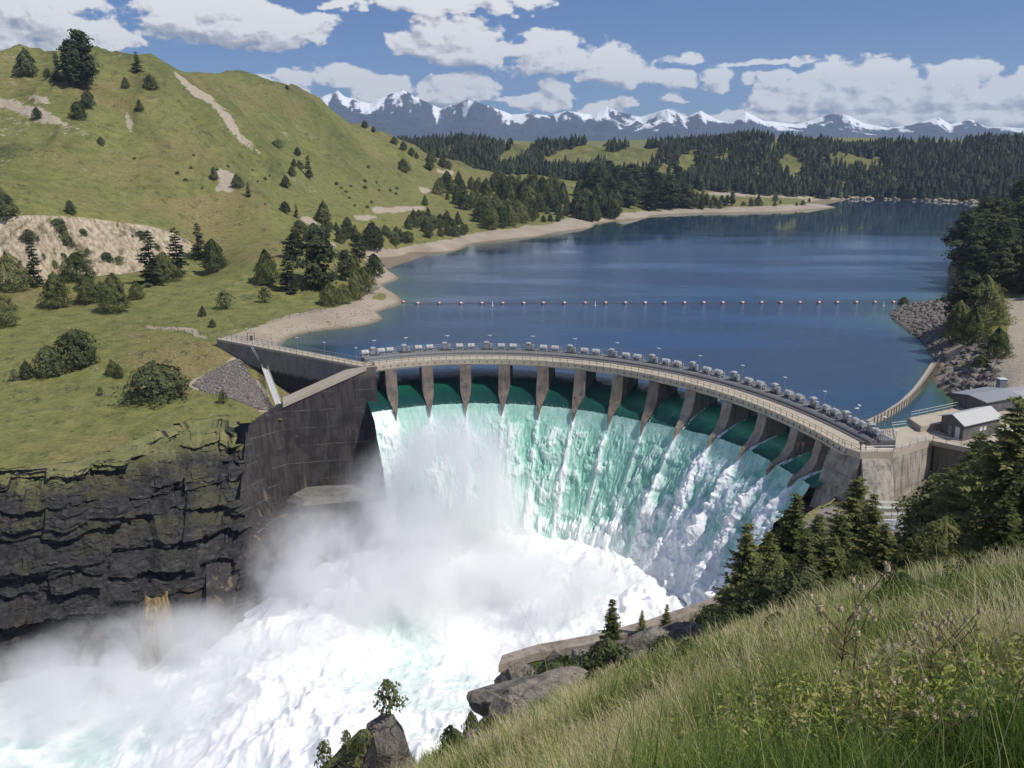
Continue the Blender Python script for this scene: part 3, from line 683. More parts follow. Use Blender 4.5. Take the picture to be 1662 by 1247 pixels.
# left non-overflow wall
WL = W(352, 550, 0.0)[:2]; WR = np.array(AR(1.0, -24.7, 0))[:2]
dW = (WL-WR)/np.linalg.norm(WL-WR); nW = np.array([dW[1], -dW[0]]);
if nW[1] > 0: nW = -nW
mb = MB()
def secw(p, zt, th, zb): return [(p[0]+nW[0]*1.3, p[1]+nW[1]*1.3, zb), (p[0], p[1], zt), (p[0]-nW[0]*th, p[1]-nW[1]*th, zt), (p[0]-nW[0]*th, p[1]-nW[1]*th, zb)]
mb.loft([secw(WR, 0, 3.4, -24), secw(WL, 0, 3.4, -9)])
part('wing_wall', mb, M_conc_wing)
mb = MB(); lift = .06
mb.loft([[(p[0]+nW[0]*.22, p[1]+nW[1]*.22, -.5), (p[0]+nW[0]*.22, p[1]+nW[1]*.22, lift), (p[0]-nW[0]*3.7, p[1]-nW[1]*3.7, lift), (p[0]-nW[0]*3.7, p[1]-nW[1]*3.7, -.5)] for p in (WR, WL)])
part('wing_walkway', mb, M_conc_deck)
def rail_line(pts, h=1.05, step=2.0, r=.035):
    mb = MB()
    for a, b in zip(pts[:-1], pts[1:]):
        a = Vector(a); b = Vector(b); n = max(1, int((b-a).length/step))
        for i in range(n+1):
            p = a.lerp(b, i/n); mb.bar(p, p+Vector((0, 0, h)), r*1.2, 4)
        for k in (1, .55): mb.bar(a+Vector((0, 0, h*k)), b+Vector((0, 0, h*k)), r, 4)
    return mb
for o_ in (-.02, -3.3):
    part('railing', rail_line([A3(WR+nW*o_, .06), A3(WL+nW*o_, .06)], 1.1, 2.2, .05), M_steel)
# right abutment ---------------------------------------------------------------------
q0 = np.array(AR(0, 88.3, 0))[:2]; q1 = W(1397, 734, 0)[:2]; q2 = W(1450, 733, 0)[:2]; q3 = W(1515, 713, 0)[:2]; q4 = W(1577, 726, 0)[:2]; q5 = W(1720, 694, 0)[:2]
b0 = np.array(AR(9.6, 91, 0))[:2]; b1 = W(1412, 699, 0)[:2]; b2 = W(1470, 692, 0)[:2]; b3 = W(1600, 661, 0)[:2]; b4 = W(1760, 630, 0)[:2]
mb = MB(); mb.prism([tuple(p) for p in (np.array(AR(.35, 91.8, 0))[:2], q1, q2, q3, q4, q5, b4, b3, b2, b1, np.array(AR(9.5, 91.8, 0))[:2])], -1.2, -.004)
part('abutment_platform', mb, M_conc_deck)
# battered spillway end wall between the last gate and the buttress
mb = MB(); inward = np.array([-.92, -.40])
def secb(p, lean, zt, zb, n_, back=7): return [(p[0]+n_[0]*lean, p[1]+n_[1]*lean, zb), (p[0], p[1], zt), (p[0]-n_[0]*back, p[1]-n_[1]*back, zt), (p[0]-n_[0]*back, p[1]-n_[1]*back, zb)]
mb.loft([secb(q0, 9, -1.21, -30, inward), secb(q0*.3+q1*.7, 9, -1.21, -30, inward), secb(q1, 6.5, -1.21, -30, np.array([-.75, -.66]))])
part('end_wall', mb, M_conc)
mb = MB(); nb = np.array([-.10, -1.0]); nb /= np.linalg.norm(nb)
mid = q1*.45+q2*.55
mb.loft([secb(q1+np.array([.3, -.1]), 15, -1.21, -24, nb), secb(mid+nb*.4, 13.5, -1.21, -24, nb), secb(q2, 11, -1.21, -24, nb)])
part('buttress', mb, M_conc)
mb = MB(); nr = np.array([.05, -1.0])
mb.loft([secb(q2, 3, -1.21, -24, nr), secb(q3, .6, -1.21, -24, nr)])
part('retaining_wall', mb, M_conc)
mb = MB(); mb.loft([[(p[0]+nr[0]*k, p[1]+nr[1]*k, z) for k, z in ((4.6, -24), (4.2, -9.2), (1.6, -8.6), (1.2, -24))] for p in (q2+np.array([1, 0]), q3+np.array([-1.5, 0]))])
part('wall_footing', mb, M_conc)
mb = MB(); mb.prism([tuple(p) for p in (q3+np.array([.3, -.3]), q4+np.array([0, -.2]), q5, q5+np.array([0, 9]), q3+np.array([.3, 8]))], -24, -1.21)
part('powerhouse_wall', mb, M_conc_pier)
mb = MB(); mb.prism([tuple(p) for p in (q3+np.array([-.6, -1.0]), q4+np.array([.2, -1.3]), q5+np.array([0, -1.2]), q5+np.array([0, .8]), q4+np.array([-.1, .6]), q3+np.array([.5, .6]))], -.7, .05)
part('balcony_walkway', mb, M_conc_deck)
mb = MB()
for k in range(9):
    p = q4+(q5-q4)*(k/8*.62+.02); mb.box((p[0], p[1]-.5, -5.2-.0), (.35, .5, 8), 0)
part('wall_rib', mb, M_conc_pier)['kind'] = 'stuff'
part('railing', rail_line([A3(q0*.6+q1*.4, .0), A3(q1, 0), A3(q2, 0), A3(q3+np.array([-.5, -.8]), .05), A3(q4+np.array([.1, -1.1]), .05), A3(q5+np.array([0, -1.0]), .05)], 1.1, 2.1, .045), M_steel)
part('railing', rail_line([A3(b0, 0), A3(b1*.4+b2*.6, 0), A3(b2, 0)], 1.1, 2.2, .05), M_steel)
part('railing', rail_line([A3(b2+np.array([1.5, 1.6]), 1.2), A3(b3, 1.2)], 1.2, 2.2, .06), M_steel)
mb = MB(); mb.prism([tuple(p) for p in (b2+np.array([1.2, -3.5]), b2+np.array([1.2, 2.0]), b3+np.array([0, .6]), b3+np.array([2, -8]))], 0.0, 1.15)
part('raised_terrace', mb, M_conc_deck)
# small platform with frame below the buttress
p_ = WY(1438, 850, 128)
mb = MB(); mb.box(p_+np.array([0, 0, -.2]), (5, 4, .3))
for sx in (-1, 1):
    for sy in (-1, 1): mb.bar(p_+np.array([sx*1.2, sy*1.0, 0]), p_+np.array([sx*1.2, sy*1.0, 3.2]), .08, 5)
for z in (1.1, 2.2, 3.2):
    for sy in (-1, 1): mb.bar(p_+np.array([-2.2, sy, z]), p_+np.array([2.4, sy, z]), .06, 4)
tag(mb.build('steel_platform_frame', M_steel), 'small grey steel frame platform at the foot of the right buttress', 'platform')

# ------------------------------------------------------------------ gate hoists on the deck
def make_drum():
    root = tag(empty('gate_hoist'), 'white half round hoist cover on the dark platform along the curved dam', 'hoist', 'white drum hoists along the dam')
    mb = MB(); n = 12; ring = lambda x: [(x, 0.62*math.cos(a), .95+.68*math.sin(a)) for a in np.linspace(-.25, math.pi+.25, n)]
    mb.loft([ring(-.85), ring(.85)]); mb.build('drum_cover', M_drum, root, smooth=False)
    mb = MB(); mb.loft([[(x, .66*math.cos(a), .95+.72*math.sin(a)) for a in np.linspace(-.1, math.pi+.1, n)] for x in (-.06, .06)]); mb.build('strap', M_grey, root)
    mb = MB(); mb.box((0, 0, .14), (2.2, 1.5, .28)); mb.box((-.7, 0, .52), (.22, 1.1, .5)); mb.box((.7, 0, .52), (.22, 1.1, .5)); mb.build('stand', M_grey, root)
    mb = MB(); mb.bar((.85, 0, .9), (1.5, 0, .9), .09, 6); mb.box((1.55, 0, .7), (.25, .4, .9)); mb.build('shaft_bearing', M_steel, root)
    return root
def make_box():
    root = tag(empty('gate_motor'), 'tall grey motor cabinet with pale cap between two white hoist drums', 'motor', 'grey motor cabinets along the dam')
    mb = MB(); mb.box((0, 0, 1.05), (1.05, 1.0, 1.5)); mb.build('cabinet', M_grey, root, bevel=.05)
    mb = MB(); mb.loft([[(.62*c_, .6*s_, z) for c_, s_ in ((-1, -1), (1, -1), (1, 1), (-1, 1))] for z in (1.81, 1.95)]); mb.loft([[(.45*c_, .42*s_, z) for c_, s_ in ((-1, -1), (1, -1), (1, 1), (-1, 1))] for z in (1.951, 2.1)]); mb.build('cap', M_drum, root)
    mb = MB(); mb.box((1.15, 0, .85), (.6, .75, 1.4)); mb.build('side_unit', M_steel, root, bevel=.04)
    mb = MB(); mb.box((.4, 0, .15), (2.6, 1.3, .3)); mb.build('base', M_darkgrey, root)
    return root
drum0 = make_drum(); box0 = make_box(); used = {}
def place(proto, loc, rz, label=None):
    if proto.name not in used: used[proto.name] = 1; o = proto
    else: o = copy_tree(proto)
    o.location = loc; o.rotation_euler = (0, 0, rz)
    if label: o['label'] = label
    return o
bays = [T0+1.0]+PIERS+[90.6]
drum_n = 0
for i in range(len(bays)-1):
    a, b = bays[i], bays[i+1]
    for f, pr in ((.14, drum0), (.5, box0), (.86, drum0)):
        t = a+(b-a)*f; place(pr, AR(7.4, t, 1.052), -R(t))
# deck lamps
def make_lamp():
    root = tag(empty('deck_lamp'), 'thin deck lamp with a white head behind the hoists on the curved dam', 'lamp', 'lamps along the dam deck')
    mb = MB(); mb.bar((0, 0, 0), (0, 0, 3.3), .05, 6, .04); mb.box((0, 0, .1), (.3, .3, .2)); mb.build('lamp_post', M_steel, root)
    mb = MB(); mb.loft([[(.55*math.cos(a), .22*math.sin(a), z) for a in np.linspace(0, 2*math.pi, 9)[:-1]] for z in (3.3, 3.42)]); mb.build('lamp_head', M_white, root)
    return root
lamp0 = make_lamp()
for i in range(len(bays)-1):
    t = (bays[i]+bays[i+1])/2+.6; place(lamp0, AR(9.3, t, 1.052), -R(t))
for k, f in enumerate((.1, .30, .48, .66, .84)):
    p = WR+(WL-WR)*f-nW*3.2; place(lamp0, (p[0], p[1], .06), math.atan2(dW[1], dW[0]), 'thin lamp post with white head along the left wing wall walkway')['group'] = 'lamps along the left wing wall'
for (u, v) in [(1452, 728), (1388, 690)]:
    p = W(u, v, 0); o = place(lamp0, (p[0], p[1], 0), .4, 'lamp post standing on the wide right end of the deck'); o['group'] = 'lamps on the right abutment'
# pipes / gate stubs on the deck at right
for u, v, lab in [(1294, 737, 'pair of small dark valve stands beside the railing before the deck widens'), (1397, 735, 'pair of small dark valve stands at the corner of the right abutment')]:
    root = tag(empty('valve_stand', tuple(W(u, v-4, 0)+np.array([.6, .5, 0]))), lab, 'valve')
    for sx in (-.45, .45):
        mb = MB(); mb.bar((sx, 0, 0), (sx, 0, 1.2), .12, 8); mb.build('stem', M_darkgrey, root)
        mb = MB(); mb.bar((sx, -.08, 1.2), (sx, .08, 1.2), .34, 12); mb.build('hand_wheel', M_rust, root)
# metal staircase down the left wing wall
p0 = Vector(W(413, 562, .0)); p1 = Vector(W(436, 592, -5.2)); p2 = Vector(W(457, 654, -8.3))
root = tag(empty('metal_staircase', p0), 'silver metal staircase descending the left wing wall onto the sloping slab', 'staircase')
def stair(a, b, w):
    mb = MB(); d = (b-a); s = Vector((-d.y, d.x, 0)).normalized()*w/2
    for sg in (-1, 1):
        mb.bar(a+s*sg, b+s*sg, .07, 5); mb.bar(a+s*sg+Vector((0, 0, 1)), b+s*sg+Vector((0, 0, 1)), .04, 5)
        for i in range(int(d.length/1.6)+1):
            p = a+d*(i*1.6/d.length)+s*sg; mb.bar(p, p+Vector((0, 0, 1)), .035, 4)
    for i in range(int(d.length/.42)):
        p = a+d*((i+.5)*.42/d.length); mb.bar(p-s, p+s, .085, 4)
    return mb
vw = Vector((nW[0], nW[1], 0))
fix(stair(p0+vw*.9, p1+vw*1.6, 1.3).build('upper_flight', M_steel), root)
fix(stair(p1+vw*1.6+Vector((0, 0, -.05)), p2+vw*1.0, 1.3).build('lower_flight', M_white), root)
# small steel gate posts at the wing-wall start
p = W(408, 552, .06)
mb = MB(); mb.box((p[0], p[1], .7), (.8, .5, 1.3)); mb.bar((p[0]+1, p[1], .06), (p[0]+1, p[1], 2.2), .08, 6); mb.bar((p[0]-1, p[1], .06), (p[0]-1, p[1], 2.2), .08, 6); mb.bar((p[0]-1, p[1], 2.1), (p[0]+1, p[1], 2.1), .06, 6)
tag(mb.build('gate_control_post', M_darkgrey), 'dark control post with frame on the left wing wall near the stairs', 'control post')
# field fence and gate
def fence(name, px, label, hz=1.3, gate=False):
    pts = []
    for u, v in px:
        h = hit(u, v)
        if h is not None: pts.append(Vector(h))
    root = tag(empty(name, pts[0]), label, 'fence')
    dense = [pts[0]]
    for a, b in zip(pts[:-1], pts[1:]):
        n = max(1, int((b-a).length/3.6))
        for i in range(1, n+1):
            q = a.lerp(b, i/n); q.z = hfar(q.x, q.y); dense.append(q)
    for q in dense:
        mb = MB(); mb.bar(q-Vector((0, 0, .3)), q+Vector((0, 0, hz)), .09, 5); fix(mb.build('post', M_wood), root)
    mb = MB()
    for k in (.4, .75, 1.1): mb.path([q+Vector((0, 0, k)) for q in dense], .02, 3)
    fix(mb.build('wire', M_rust), root)
fence('wire_fence', [(200, 529), (217, 531), (268, 533), (300, 541), (338, 548)], 'wooden post fence from the grass field to the left end of the dam')
fence('beach_fence', [(345, 541), (400, 530), (470, 516), (520, 505), (560, 492)], 'low post fence along the grass edge above the pale gravel beach')

# ------------------------------------------------------------------ buildings
def building(name, label, foot, h, ridge, roofm, door=None, win=None):
    """foot: 4 corners front-left, front-right, back-right, back-left (front = long side facing the viewer)"""
    c = np.mean(foot, axis=0); root = tag(empty(name, (c[0], c[1], foot[0][2])), label, 'building')
    z0 = foot[0][2]; a, b, c_, d = [np.array(p[:2]) for p in foot]
    mb = MB(); ml = (a+d)/2; mr_ = (b+c_)/2; zt = z0+h
    secs = [[(p[0], p[1], z0), (q[0], q[1], z0), (q[0], q[1], zt), (m[0], m[1], zt+ridge), (p[0], p[1], zt)] for p, q, m in ((a, d, ml), (b, c_, mr_))]
    mb.loft(secs); fix(mb.build('wall', M_wallp), root)
    mb = MB(); ax = (b-a)/np.linalg.norm(b-a); ov = .45; th = .14
    sl = (a-ml); L = np.linalg.norm(sl); sl = sl/L
    def edge(m, sg):
        e = m+ax*sg*ov; f1 = e+sl*(L+ov); f2 = e-sl*(L+ov); dz = -ridge*(L+ov)/L
        return [(f1[0], f1[1], zt+ridge+dz+.02), (e[0], e[1], zt+ridge+.02), (f2[0], f2[1], zt+ridge+dz+.02), (f2[0], f2[1], zt+ridge+dz+.02+th), (e[0], e[1], zt+ridge+.02+th), (f1[0], f1[1], zt+ridge+dz+.02+th)]
    mb.loft([edge(ml, -1), edge(mr_, 1)]); fix(mb.build('roof', roofm), root)
    return root, (a, b, c_, d), ax
def mk_wall(g, out):
    P = g.pos(); n = g.noise(P, .8, 4); s = g.m('FRACT', g.m('MULTIPLY', g.n('ShaderNodeVectorMath', {0: P, 1: (.83, .55, 0)}, operation='DOT_PRODUCT').outputs[1], 2.2))
    c = g.mix(g.mr(n, .35, .7), (.10, .095, .09), (.16, .15, .145)); c = g.mix(g.m('MULTIPLY', g.m('LESS_THAN', s, .12), .5), c, (.05, .05, .05))
    principled(g, out, c, .7)
M_wallp = material('ribbed_grey_siding', mk_wall)
M_roof = mk_plain('pale_metal_roof', (.60, .59, .56), .45, .1, .12)
g0, g1 = W(1525, 702, .0), W(1563, 718, 0); g2 = W(1620, 703, 0)
a = W(1563, 718, .05); b = W(1622, 703, .05); d = W(1521, 701, .05); a = a+(b-a)*.03+np.array([0, .7, 0]); b = b+np.array([0, .5, 0]); d = d+np.array([.8, .6, 0]); c_ = b+(d-a)
root, (a_, b_, c2, d_), ax = building('gate_house', 'grey metal shed with pale gabled roof and white door at the right dam end', [a, b, c_, d], 3.0, 1.1, M_roof)
gd = (d_-a_)/np.linalg.norm(d_-a_); gn = np.array([-ax[0], -ax[1]]); fn = np.array([gd[0], gd[1]])*-1
def panel(p, dirv, nrm, w, h, z0, t=.06):
    mb = MB(); q = p+dirv*w
    mb.prism([tuple(p+nrm*.003), tuple(q+nrm*.003), tuple(q+nrm*t), tuple(p+nrm*t)], z0, z0+h); return mb
dr = fix(panel(a_+gd*.9, gd, gn, 1.15, 2.15, .06).build('door', M_white), root)
mb = MB(); hp = a_+gd*1.85+gn*.12; mb.box((hp[0], hp[1], 1.1), (.12, .12, .14)); hdl = mb.build('handle', M_darkgrey); hdl.parent = dr; hdl.matrix_parent_inverse = dr.matrix_parent_inverse.copy()
fix(panel(a_+gd*3.0, gd, gn, .9, 1.8, .06).build('electrical_panel', M_grey), root)
for k in (.45, .56):
    w_ = fix(panel(a_+(b_-a_)*k, ax, fn, .75, .7, 1.2).build('window', M_white), root)
    pn = panel(a_+(b_-a_)*k+ax*.08, ax, fn, .59, .54, 1.28, .085).build('pane', M_darkgrey); pn.parent = w_; pn.matrix_parent_inverse = w_.matrix_parent_inverse.copy()
a = W(1606, 694, .05)+np.array([1.5, 5, 0]); b = a+np.array([9, 4.5, 0]); gdv = np.array([-3.0, 6.5, 0])
building('back_shed', 'second grey shed with light flat roof behind the gabled shed', [a, b, b+gdv, a+gdv], 3.6, .5, mk_plain('grey_metal_roof', (.31, .32, .34), .5, .1, .12))
a = W(1640, 672, .05)+np.array([3, 2, 0]); b = a+np.array([12, 3, 0]); gdv = np.array([-2, 7, 0])
building('far_shed', 'long pale roofed shed at the right edge beyond the other sheds', [a, b, b+gdv, a+gdv], 2.6, .5, mk_plain('dull_metal_roof', (.44, .44, .43), .5, .1, .12))
# white cabinet and walkway rails above the intake
p = W(1624, 634, 1.0)
root = tag(empty('equipment_cabinet', tuple(p)), 'pale box cabinet standing on the bank above the intake water', 'cabinet')
mb = MB(); mb.box((0, 0, 1.3), (1.6, 1.5, 2.6)); mb.build('body', M_grey, root, bevel=.05)
mb = MB(); mb.box((0, 0, 2.66), (1.8, 1.7, .12)); mb.build('lid', M_white, root)
for nm, pts, lab in [('bank_handrail', [(1599, 648, .3), (1618, 626, 1.0)], 'white handrail climbing the bank left of the pale cabinet'), ('road_handrail', [(1634, 626, 1.2), (1652, 604, 1.4)], 'white handrail right of the pale cabinet'), ('turnout_handrail', [(1609, 600, 2), (1619, 580, 2.3), (1615, 574, 2.4)], 'short white handrail beside the gravel road'), ('yard_fence', [(1600, 652, .4), (1635, 656, .4), (1660, 664, .4)], 'low rail fence behind the pale roofed sheds')]:
    tag(rail_line([tuple(W(*q)) for q in pts], 1.1, 1.8, .06).build(nm, M_steel), lab, 'railing')
# floating trash boom
pts = [W(u, v, -4.9)[:2] for u, v in [(1411, 687), (1440, 673), (1467, 655), (1488, 634), (1504, 612), (1518, 590)]]
PP, s_ = polyres([(p[0], p[1], 0) for p in pts], 40); PP = PP[:, :2]
tg = np.gradient(PP, axis=0); tg /= np.linalg.norm(tg, axis=1)[:, None]; nn = np.stack([-tg[:, 1], tg[:, 0]], -1)
root = tag(empty('floating_boom', (PP[0][0], PP[0][1], -5)), 'curved floating plank walkway with posts from the dam to the rocky bank', 'boom')
mb = MB(); mb.loft([[(p[0]+n_[0]*k, p[1]+n_[1]*k, z) for k, z in ((-.9, -5.4), (-.9, -4.45), (.9, -4.45), (.9, -5.4))] for p, n_ in zip(PP, nn)])
fix(mb.build('walkway', M_plank), root)
for p, n_ in zip(PP, nn):
    mb = MB(); mb.bar((p[0]-n_[0]*.95, p[1]-n_[1]*.95, -5.4), (p[0]-n_[0]*.95, p[1]-n_[1]*.95, -3.2), .12, 5); fix(mb.build('post', M_wood), root)
mb = MB(); mb.path([(p[0]-n_[0]*.95, p[1]-n_[1]*.95, -3.25) for p, n_ in zip(PP, nn)], .07, 4); fix(mb.build('rail', M_wood), root)
# buoy line
bu = [(628, 488)]+[(655, 491), (678, 493)]+[(u, 493) for u in (713, 748, 782, 816, 850, 882, 916, 950, 983, 1015, 1047, 1079, 1111, 1142, 1173, 1205, 1236, 1267, 1298, 1329, 1359, 1390, 1420, 1450)]
BP = [W(u, v-(u-678)*.002 if u > 670 else v, -5) for u, v in bu]
def make_buoy():
    root = tag(empty('buoy'), 'orange and white float in the line strung across the lake', 'buoy', 'buoys in a line across the lake')
    mb = MB(); n = 10; ring = lambda x, r: [(x, r*math.cos(a), .25+r*math.sin(a)) for a in np.linspace(0, 2*math.pi, n+1)[:-1]]
    mb.loft([ring(-.8, .2), ring(-.7, .44), ring(.7, .44), ring(.8, .2)]); mb.build('float', M_orange, root, smooth=True)
    mb = MB(); mb.loft([ring(-.42, .46), ring(.42, .46)]); mb.build('band', M_white, root, smooth=True)
    mb = MB(); mb.bar((0, 0, -.9), (0, 0, -.2), .12, 6); mb.build('keel', M_rust, root)
    return root
buoy0 = make_buoy()
for i, p in enumerate(BP): place(buoy0, (p[0], p[1], -4.95), random.uniform(-.3, .3))
mb = MB(); mb.path([(p[0], p[1], -4.97) for p in BP]+[tuple(W(1478, 488, -4.9))], .05, 4)
tag(mb.build('buoy_cable', M_rust), 'thin cable linking the orange and white floats across the lake', 'cable')
for u in (799, 966, 1434):
    p = W(u, 496, -5); root = tag(empty('marker_buoy', tuple(p)), {799: 'upright white marker buoy nearest the left shore', 966: 'upright white marker buoy in mid lake before the float line', 1434: 'upright white marker buoy near the rocky right bank'}[u], 'buoy')
    mb = MB(); mb.loft([[(r*math.cos(a), r*math.sin(a), z) for a in np.linspace(0, 6.28, 9)[:-1]] for z, r in ((-.4, .35), (.1, .42), (.45, .2), (1.5, .14), (1.8, .05))]); mb.build('body', M_white, root)
    mb = MB(); mb.bar((0, 0, .45), (0, 0, .62), .24, 8); mb.build('band', M_orange, root)

# ------------------------------------------------------------------ lake
arc = [AR(9.9, t, 0)[:2] for t in np.linspace(92, -24.6, 60)]
wl = [tuple(WR-nW*3.3), tuple(WL-nW*3.3)]
outer = [(-92, 262), (-96, 285), (-85, 335), (-62, 440), (-35, 560), (60, 760), (150, 900), (350, 1010), (430, 1150), (700, 1260), (1150, 1300), (1150, 560), (300, 470), (230, 380), (185, 300), (140, 245), (112, 205), (104, 178), (92, 170), tuple(b2+np.array([3, .3])), tuple(b1+np.array([.5, .3]))]
poly = arc+wl+outer
inner = []
for k in range(14000):
    d = math.exp(random.uniform(math.log(170), math.log(1350))); a = random.uniform(-.5, .85); x, y = d*math.sin(a), d*math.cos(a); inner.append((x, y))
inn = inpoly(np.array([p[0] for p in inner]), np.array([p[1] for p in inner]), poly)
pts2 = [Vector(p) for p in poly]+[Vector(p) for p, k in zip(inner, inn) if k]
ed = [(i, (i+1) % len(poly)) for i in range(len(poly))]
vs, _, fs, *_r = delaunay_2d_cdt(pts2, ed, [], 1, 1e-4)
vs = np.array([(p.x, p.y) for p in vs]); dep = np.array([-5-hfar(x, y) for x, y in vs])
cen = np.array([vs[list(f)].mean(0) for f in fs]); okf = inpoly(cen[:, 0], cen[:, 1], poly)
shallow = np.exp(-np.clip(dep, 0, 50)/2.8)*(vs[:, 0] < 330)
# water over the crest is bottle green as well
rr = np.hypot(vs[:, 0]-CX, vs[:, 1]-CY)-Rf(np.degrees(np.arctan2(vs[:, 0]-CX, vs[:, 1]-CY)))
shallow = np.where(rr < 18, np.maximum(shallow*(rr > 14), 0), shallow)
me = np_mesh('lake_water', np.c_[vs, np.full(len(vs), Z_LAKE)], np.array([f for f, k in zip(fs, okf) if k]), {'shallow': ('POINT', shallow)})
def mk_lake(g, out):
    P = g.pos(); sh = g.attr('shallow')
    y = g.n('ShaderNodeSeparateXYZ', {0: P}).outputs[1]
    n1 = g.noise(g.mapv(P, (.55, .9, 1)), 1.0, 4, .6); n2 = g.noise(g.mapv(P, (.10, .28, 1)), 1.0, 4, .6); n3 = g.noise(g.mapv(P, (.006, .022, 1)), 1, 4, .6)
    h = g.m('ADD', n1, g.m('MULTIPLY', n2, .8))
    calm = g.m('MULTIPLY', g.mr(n3, .42, .58, .22, 1), g.mr(y, 300, 720, 1.0, .05))
    nd = g.n('ShaderNodeBump', {'Height': h, 'Strength': g.m('MULTIPLY', calm, .55), 'Distance': .45})
    c = g.mix(sh, (.026, .058, .115), (.075, .135, .065))
    c = g.mix(g.mr(n3, .45, .65, 0, .35), c, (.040, .082, .145))
    principled(g, out, c, g.mr(y, 330, 720, .14, .03), nd.outputs[0], IOR=1.33)
M_lake = material('lake_water', mk_lake)
struct(put('lake_water', me, M_lake))

# ------------------------------------------------------------------ water sliding over the crest, one smooth sheet through all the gates
def drop_profile(t):
    """t 0..1 over the crest -> radial offset, height"""
    dr = 10.2-14.0*t; z = Z_LAKE-.003-ZL(thg)*np.power(t, 2.3); return dr, z
nth, npr = 700, 46
TH = np.linspace(T0, 90.5, nth); TT = np.linspace(0, 1, npr)
thg, ttg = np.meshgrid(TH, TT, indexing='ij'); dr, zz = drop_profile(ttg)
rr = np.array([Rf(t) for t in TH])[:, None]+dr
dpier = np.min(np.abs(TH[:, None]-np.array(PIERS)[None]), axis=1)[:, None]
sgn = (TH[:, None]-np.array(PIERS)[None]); near = np.take_along_axis(sgn, np.argmin(np.abs(sgn), axis=1)[:, None], 1)
zz = zz + fbm(thg*1.2, ttg*5, o=3, seed=201)*.10*np.minimum(1, ttg*5) + .35*np.exp(-(dpier-1.1)**2/.25)*ss(.25, .7, ttg) - .25*np.exp(-((dpier-4)/2.5)**2)*ss(.1, .6, ttg)
right = ss(20, 62, thg)
foamO = np.exp(-np.clip(np.abs(near-1.25), 0, 9)**2/(2*(.10+.22*right*ttg)**2))*ss(.28, .5, ttg)*right*(.4+.6*(fbm(thg*9, ttg*14, o=3, seed=203) > -.2))
foamO = np.maximum(foamO, ss(.90, 1.0, ttg+.05*fbm(thg*5, ttg*0, o=3, seed=204))*.0)
foamO = np.maximum(foamO, ss(-21.5, -24, thg)*0)
XO = CX+rr*np.sin(np.radians(thg)); YO = CY+rr*np.cos(np.radians(thg))
me = np_mesh('crest_water', np.stack([XO, YO, zz], -1).reshape(-1, 3), grid_faces(nth, npr), {'foam': ('POINT', foamO), 'along': ('POINT', ttg), 'right': ('POINT', right)})
def mk_crest(g, out):
    P = g.pos(); t = g.attr('along'); f = g.attr('foam'); r = g.attr('right')
    n = g.noise(P, 1.6, 4, .6); n2 = g.noise(P, .5, 3)
    deep = g.ramp(g.m('ADD', t, g.m('MULTIPLY', g.m('SUBTRACT', n2, .5), .18)), [(.0, (.018, .054, .085)), (.28, (.006, .045, .045)), (.55, (.010, .085, .055)), (.8, (.008, .05, .042)), (1.0, (.012, .055, .050))])
    bright = g.ramp(g.m('ADD', t, g.m('MULTIPLY', g.m('SUBTRACT', n2, .5), .25)), [(.15, (.008, .045, .055)), (.45, (.05, .30, .17)), (.68, (.17, .58, .32)), (.85, (.03, .19, .12)), (1.0, (.015, .075, .06))])  # glow of sun through the sheet, painted into the right bays' base colour
    c = g.mix(r, deep, bright)
    fo = g.mr(g.m('ADD', f, g.m('MULTIPLY', g.m('SUBTRACT', n, .5), .6)), .35, .7)
    c = g.mix(fo, c, (.82, .85, .86))
    p = principled(g, out, c, g.mr(fo, 0, 1, .10, .7, 'LINEAR'), g.bump(n, .25, .3), IOR=1.33)
struct(put('crest_water', me, material('green_crest_water', mk_crest)))

# ------------------------------------------------------------------ falling water
nth, nf = 1100, 260
TH = np.linspace(T0+.1, 89.6, nth); TF = np.linspace(0, 1, nf)
thg, tf = np.meshgrid(TH, TF, indexing='ij')
drop = 36.5*np.power(tf, 1.12)
out_ = 3.8+.10*drop*0+ .47*drop*(1-np.exp(-drop/4.0)*.35)
arcx = thg*1.12                                           # metres along the lip
pd = np.min(np.abs(TH[:, None]-np.array(PIERS)[None]), axis=1)[:, None]
k2 = np.argmin(np.abs(TH[:, None]-np.array(PIERS)[None]), axis=1)
off = (TH-np.array(PIERS)[k2])[:, None]
right = ss(35, 72, thg)
# fields: stretched streaks that break into clumps on the way down
warp = fbm(arcx/5, drop/9, o=3, seed=221)*2.2
lump = ss(-.16, .42, fbm((arcx+warp*.6)/2.3, drop/2.9, o=5, seed=228, g=.58)); clump = .62-.62*lump
clump2 = .66-.66*ss(-.2, .45, fbm((arcx+warp)/5.5, drop/9, o=4, seed=223))
fine = fbm((arcx+warp*.4)/.5, drop/2.2, o=4, seed=224)
hang = ss(0, .25, tf)
bul = (1-clump)*.95*hang+(1-clump2)*1.7*hang*ss(.05, .5, tf)+fine*.28*hang
wake = np.exp(-(off-(.9*right*0))**2/(2*(.25+.9*tf+1.1*right*tf)**2))*(1+.0*tf)
bul += wake*(.5+1.0*right)*ss(.0, .3, tf)*(.8+.6*(1-clump))
big = billow((arcx)/3.2, drop/3.4, o=4, seed=226)
bul += right*(1-big)*1.25*ss(.02, .3, tf)
left = ss(-18.5, -20.5, thg)
bul += left*((1-big)*1.6)*ss(0, .1, tf)
foam = .16+.62*(.34-clump)*hang+.40*(.36-clump2)*hang+fine*.14
foam += wake*(.42+.18*right)*ss(.0, .06, tf+.01)+ .42*left+.20*right*ss(0, .2, tf)+.30*right*(.42-big)*2
foam += (.70-.28*np.exp(-((thg-34)/26)**2))*ss(.34, .98, tf)+.06*hang+.16*ss(12, -12, thg)*ss(.02, .25, tf)
foam += .10*ss(0, .03, tf)
